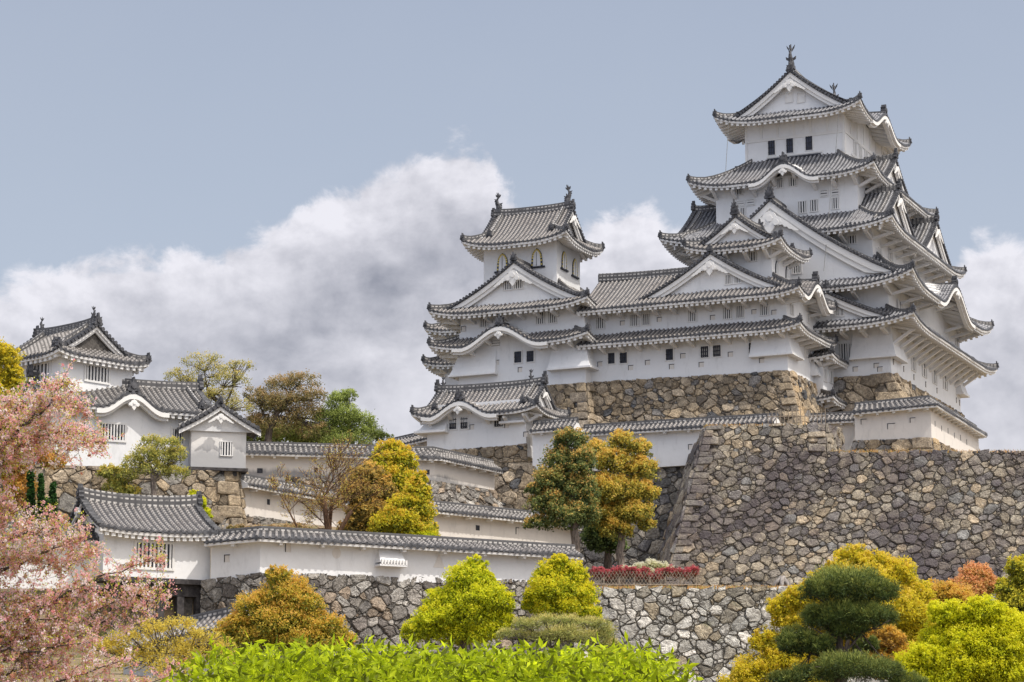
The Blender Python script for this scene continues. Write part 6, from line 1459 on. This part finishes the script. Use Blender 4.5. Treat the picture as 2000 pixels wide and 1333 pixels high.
def folded(P, D, U, L, W, rs):
    """pointed leaf of two quads folded along the midrib: P base, D direction, U upper side"""
    S = unit(np.cross(D, U)); U = np.cross(S, D); L = L[:, None]; W = W[:, None]; droop = rs.uniform(-.12, .05, (len(P), 1))
    tip = P + D * L + U * L * droop; mid = P + D * L * .5; a = mid + S * W * .5 + U * W * .22; b = mid - S * W * .5 + U * W * .22
    a2 = P + D * L * .16 + S * W * .16; b2 = P + D * L * .16 - S * W * .16
    return np.stack([P, a2, a, tip, b, b2], 1).reshape(-1, 3)
def build_hedge():
    rs = np.random.default_rng(5); loc = at(850, 1300, 17.5)
    def ptop(px):   # height line of the hedge, in pixels
        return 1281 - 7 * math.sin((px - 420) / 110.0) - 10 * math.exp(-((px - 900) / 330.0) ** 2) + 38 * max(0, (px - 1180) / 130.0) ** 2 + 60 * max(0, (480 - px) / 90.0) ** 1.3
    # rosettes sit on a mound: front face and a top that runs back
    n = 6200; X = rs.uniform(372, 1322, n); depth = rs.uniform(0, 1, n) ** 1.3; Y = 15.6 + depth * 5.0
    V0 = []
    base = np.zeros((n, 3))
    for i in range(n):
        top = at(X[i], ptop(X[i]), 17.2)[2]; x = (X[i] - 1000) / FPX * 17.2 / .98
        f = depth[i]; z = top - (.62 * (1 - f) ** 2 if f < .55 else .62 * .2025 * (1 - (f - .55) / .45)) + rs.normal(0, .022) + (.0 if f < .6 else (f - .6) * .12)
        base[i] = (x * (1 + (Y[i] - 17.2) * .015), Y[i], z - .06 + (rs.uniform(.03, .11) if rs.random() < .10 else 0))
    k = 10; m = n * k; R_ = np.repeat(base, k, axis=0); ax = unit(np.stack([rs.normal(0, .25, n), rs.normal(-.15, .25, n), np.full(n, 1.0)], 1)); AX = np.repeat(ax, k, axis=0)
    ph = rs.uniform(0, 2 * math.pi, m); r1 = unit(np.cross(AX, np.tile([0.3, .9, .1], (m, 1)))); r2 = np.cross(AX, r1); rad = r1 * np.cos(ph)[:, None] + r2 * np.sin(ph)[:, None]
    el = rs.uniform(.55, 1.45, m); D = unit(AX * np.sin(el)[:, None] + rad * np.cos(el)[:, None]); U = unit(AX * np.cos(el)[:, None] - rad * np.sin(el)[:, None] * .99 + 1e-3)
    L = rs.uniform(.06, .12, m); W = L * rs.uniform(.20, .30, m); P = R_ + rs.normal(0, .012, (m, 3))
    V = folded(P, D, U, L, W, rs)
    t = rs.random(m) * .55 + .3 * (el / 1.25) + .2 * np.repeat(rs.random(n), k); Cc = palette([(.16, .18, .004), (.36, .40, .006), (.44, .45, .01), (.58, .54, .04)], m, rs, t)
    dead = rs.random(m) < .035; Cc[dead] = np.array([.30, .16, .05])
    # lower foliage: shade inside the hedge put into darker leaf colours
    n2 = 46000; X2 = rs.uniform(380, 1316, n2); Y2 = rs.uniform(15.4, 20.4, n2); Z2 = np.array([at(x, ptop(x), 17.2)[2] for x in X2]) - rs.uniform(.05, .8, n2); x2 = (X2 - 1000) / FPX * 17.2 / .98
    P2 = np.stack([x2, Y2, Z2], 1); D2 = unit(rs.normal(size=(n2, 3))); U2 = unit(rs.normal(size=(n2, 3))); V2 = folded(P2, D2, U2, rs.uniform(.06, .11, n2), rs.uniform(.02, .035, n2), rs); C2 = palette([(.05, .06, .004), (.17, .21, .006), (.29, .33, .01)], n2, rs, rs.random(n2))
    mt = MB()
    for i in range(60):
        x = rs.uniform(400, 1250); top = at(x, ptop(x), 17.2); g = -1.2; xx = top[0]; y = rs.uniform(15.8, 20); tube(mt, [(xx * .99, y, g), (xx + rs.normal(0, .08), y + rs.normal(0, .08), (g + top[2]) / 2), (xx + rs.normal(0, .12), y, top[2] - .35)], [.012, .009, .006], 4)
    T = Thing('azalea_hedge', 'bright lime green azalea hedge with pointed leaves across the bottom foreground', 'hedge', (loc[0], 17.5, -.6))
    T.add('stems', mt, 'bark')
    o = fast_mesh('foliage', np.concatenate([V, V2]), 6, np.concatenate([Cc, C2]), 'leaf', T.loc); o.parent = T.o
    # a few purple buds
    mb = MB()
    for px, py in ((972, 1306), (960, 1290), (1218, 1323), (1120, 1298)):
        c = at(px, py, 16.2); tube(mb, [(c[0], c[1], c[2] - .03), (c[0], c[1], c[2]), (c[0] + .004, c[1], c[2] + .03)], [.004, .011, .002], 6)
    T.add('buds', mb, M['bud'])
M['bud'] = simple('purple_bud', (.25, .03, .08), (.38, .06, .14), 20, .5)

def build_small():
    rs = np.random.default_rng(8)
    # red hedge
    Y = 155.0; T = Thing('red_hedge', 'low crimson leaved hedge behind the bamboo lattice fence', 'hedge', at(1258, 1148, Y)); sc_ = Y / FPX
    cl = []
    for i in range(17): x = 1163 + i * 12; cl.append((at(x, 1122 + rs.uniform(-5, 4) + (6 if 200 < (x - 1063) < 215 else 0), Y + rs.uniform(-.6, .6)), (10 * sc_, 14 * sc_, 14 * sc_)))
    V, Cc = leaf_cloud(cl, 16000, .12, .4, [(.04, .04, .015), (.12, .05, .03), (.20, .035, .045), (.28, .07, .08)], rs, .34, 26, .2, .5); o = fast_mesh('foliage', V, 4, Cc, 'leaf', T.loc); o.parent = T.o
    # bamboo lattice fence
    Y = 152.2; zt, z0 = at(1250, 1116, Y)[2], at(1250, 1153, Y)[2] - .1; x0, x1 = at(1140, 1130, Y)[0], at(1368, 1130, Y)[0]; T = Thing('bamboo_fence', 'low bamboo lattice fence on top of the pale boulder wall', 'fence', (x0, Y, z0))
    for i in range(8):
        mb = MB(); x = x0 + (x1 - x0) * (i + .3) / 7.6; tube(mb, [(x, Y, z0), (x, Y, z0 + (zt - z0) * .72)], [.07, .06], 7); T.add('post', mb, 'bamboo')
    mb = MB(); h = zt - z0; n = 34
    for i in range(n):
        x = x0 + (x1 - x0) * i / n
        for sg in (-1, 1): tube(mb, [(x - sg * .38, Y - .03 * sg - .08, z0 + .05), (x + sg * .38, Y - .03 * sg - .08, zt + rs.uniform(-.08, .05))], [.018, .014], 4)
    T.add('lattice', mb, 'bamboo')
    mb = MB(); tube(mb, [(x0, Y - .14, z0 + h * .35), (x1, Y - .14, z0 + h * .33)], [.04, .04], 5); T.add('rail', mb, 'bamboo')
    # white flowering shrub
    Y = 170.0; sc_ = Y / FPX; T = Thing('white_shrub', 'low shrub covered in white flowers at the foot of the mossy wall corner', 'shrub', at(1280, 1125, Y)); cl = [(at(x, y, Y), (18 * sc_, 18 * sc_, 9 * sc_)) for x, y in ((1225, 1115), (1250, 1108), (1272, 1103), (1292, 1108), (1305, 1116), (1270, 1118))]
    V, Cc = leaf_cloud(cl, 7000, .13, .6, [(.10, .11, .05), (.30, .30, .18), (.60, .58, .46), (.75, .73, .62)], rs, .3, 26, .1, .4); o = fast_mesh('foliage', V, 4, Cc, 'petal', T.loc); o.parent = T.o
    # stump
    b = at(1528, 1152, 160.0); mb = MB()
    for i in range(7):
        a = i * .9 + rs.uniform(-.2, .2); L = rs.uniform(.5, 1.0); tube(mb, [(b[0], b[1], b[2] + .75), (b[0] + math.cos(a) * L * .5, b[1] + math.sin(a) * L * .5, b[2] + .45), (b[0] + math.cos(a) * L, b[1] + math.sin(a) * L, b[2] - .25)], [.22, .15, .07], 6)
    tube(mb, [(b[0], b[1], b[2] + .2), (b[0], b[1], b[2] + .9)], [.34, .22], 9)
    solo('tree_stump', mb, [M['stump']], 'pale grey tree stump with spreading roots at the foot of the mossy wall', 'tree stump', b, smooth=True)
    # picket fence on the raised block of the mossy wall
    T = Thing('picket_fence', 'thin weathered picket fence on the raised corner of the mossy wall', 'fence', at(1555, 828, 193))
    Y = 193.0; z0, z1 = at(1555, 832, Y)[2], at(1555, 800, Y)[2]; a, c = at(1500, 815, Y)[0], at(1612, 815, Y)[0]
    for i in range(15):
        mb = MB(); x = a + (c - a) * i / 14; tube(mb, [(x, Y, z0), (x, Y, z1 + rs.uniform(-.2, .12))], [.035, .03], 5); T.add('picket', mb, 'bamboo')
    mb = MB(); tube(mb, [(a, Y, z0 + .75), (c, Y, z0 + .8)], [.03, .03], 5); T.add('rail', mb, 'bamboo')
    # sparse grass on wall tops
    n = 16000; P = []
    for k in range(n):
        u = rs.random(); 
        if u < .45: x = rs.uniform(24, 42); Y = rs.uniform(189.6, 196); z = at(1800, 884, 189.4)[2] + rs.uniform(-.05, .12) + (Y - 189.6) * .05
        elif u < .85: x = rs.uniform(5, 42); Y = rs.uniform(150.2, 153.5); z = 13.25 + (Y - 151) * .09 + .02
        else: x = rs.uniform(15.4, 24.5); Y = rs.uniform(190.5, 193); z = at(1500, 831, 190)[2]
        P.append((x, Y, z))
    P = np.array(P); D = unit(np.stack([rs.normal(0, .5, n), rs.normal(0, .5, n), np.ones(n)], 1)); V = folded(P, D, unit(rs.normal(size=(n, 3))), rs.uniform(.12, .35, n), rs.uniform(.02, .05, n), rs)
    Cc = palette([(.22, .12, .05), (.36, .20, .08), (.42, .28, .12), (.16, .18, .05)], n, rs, rs.random(n)); o = fast_mesh('grass', V, 6, Cc, 'leaf', (30, 170, 15)); o.location = (30, 170, 15); o['kind'] = 'stuff'; o['label'] = 'dry russet grass along the tops of the mossy and pale stone walls'; o['category'] = 'grass'
M['stump'] = mat_bark('stump_wood', (.14, .125, .115), (.36, .33, .31))
# ---------------------------------------------------------------- build
build_ground(); build_keep(); build_west_tower(); build_rear_wing(); build_corridor(); build_link(); build_gatehouse(); build_old_turret(); build_gate()
build_stones(); build_walls()
build_trees(); build_cherry(); build_bare(); build_small(); build_hedge()
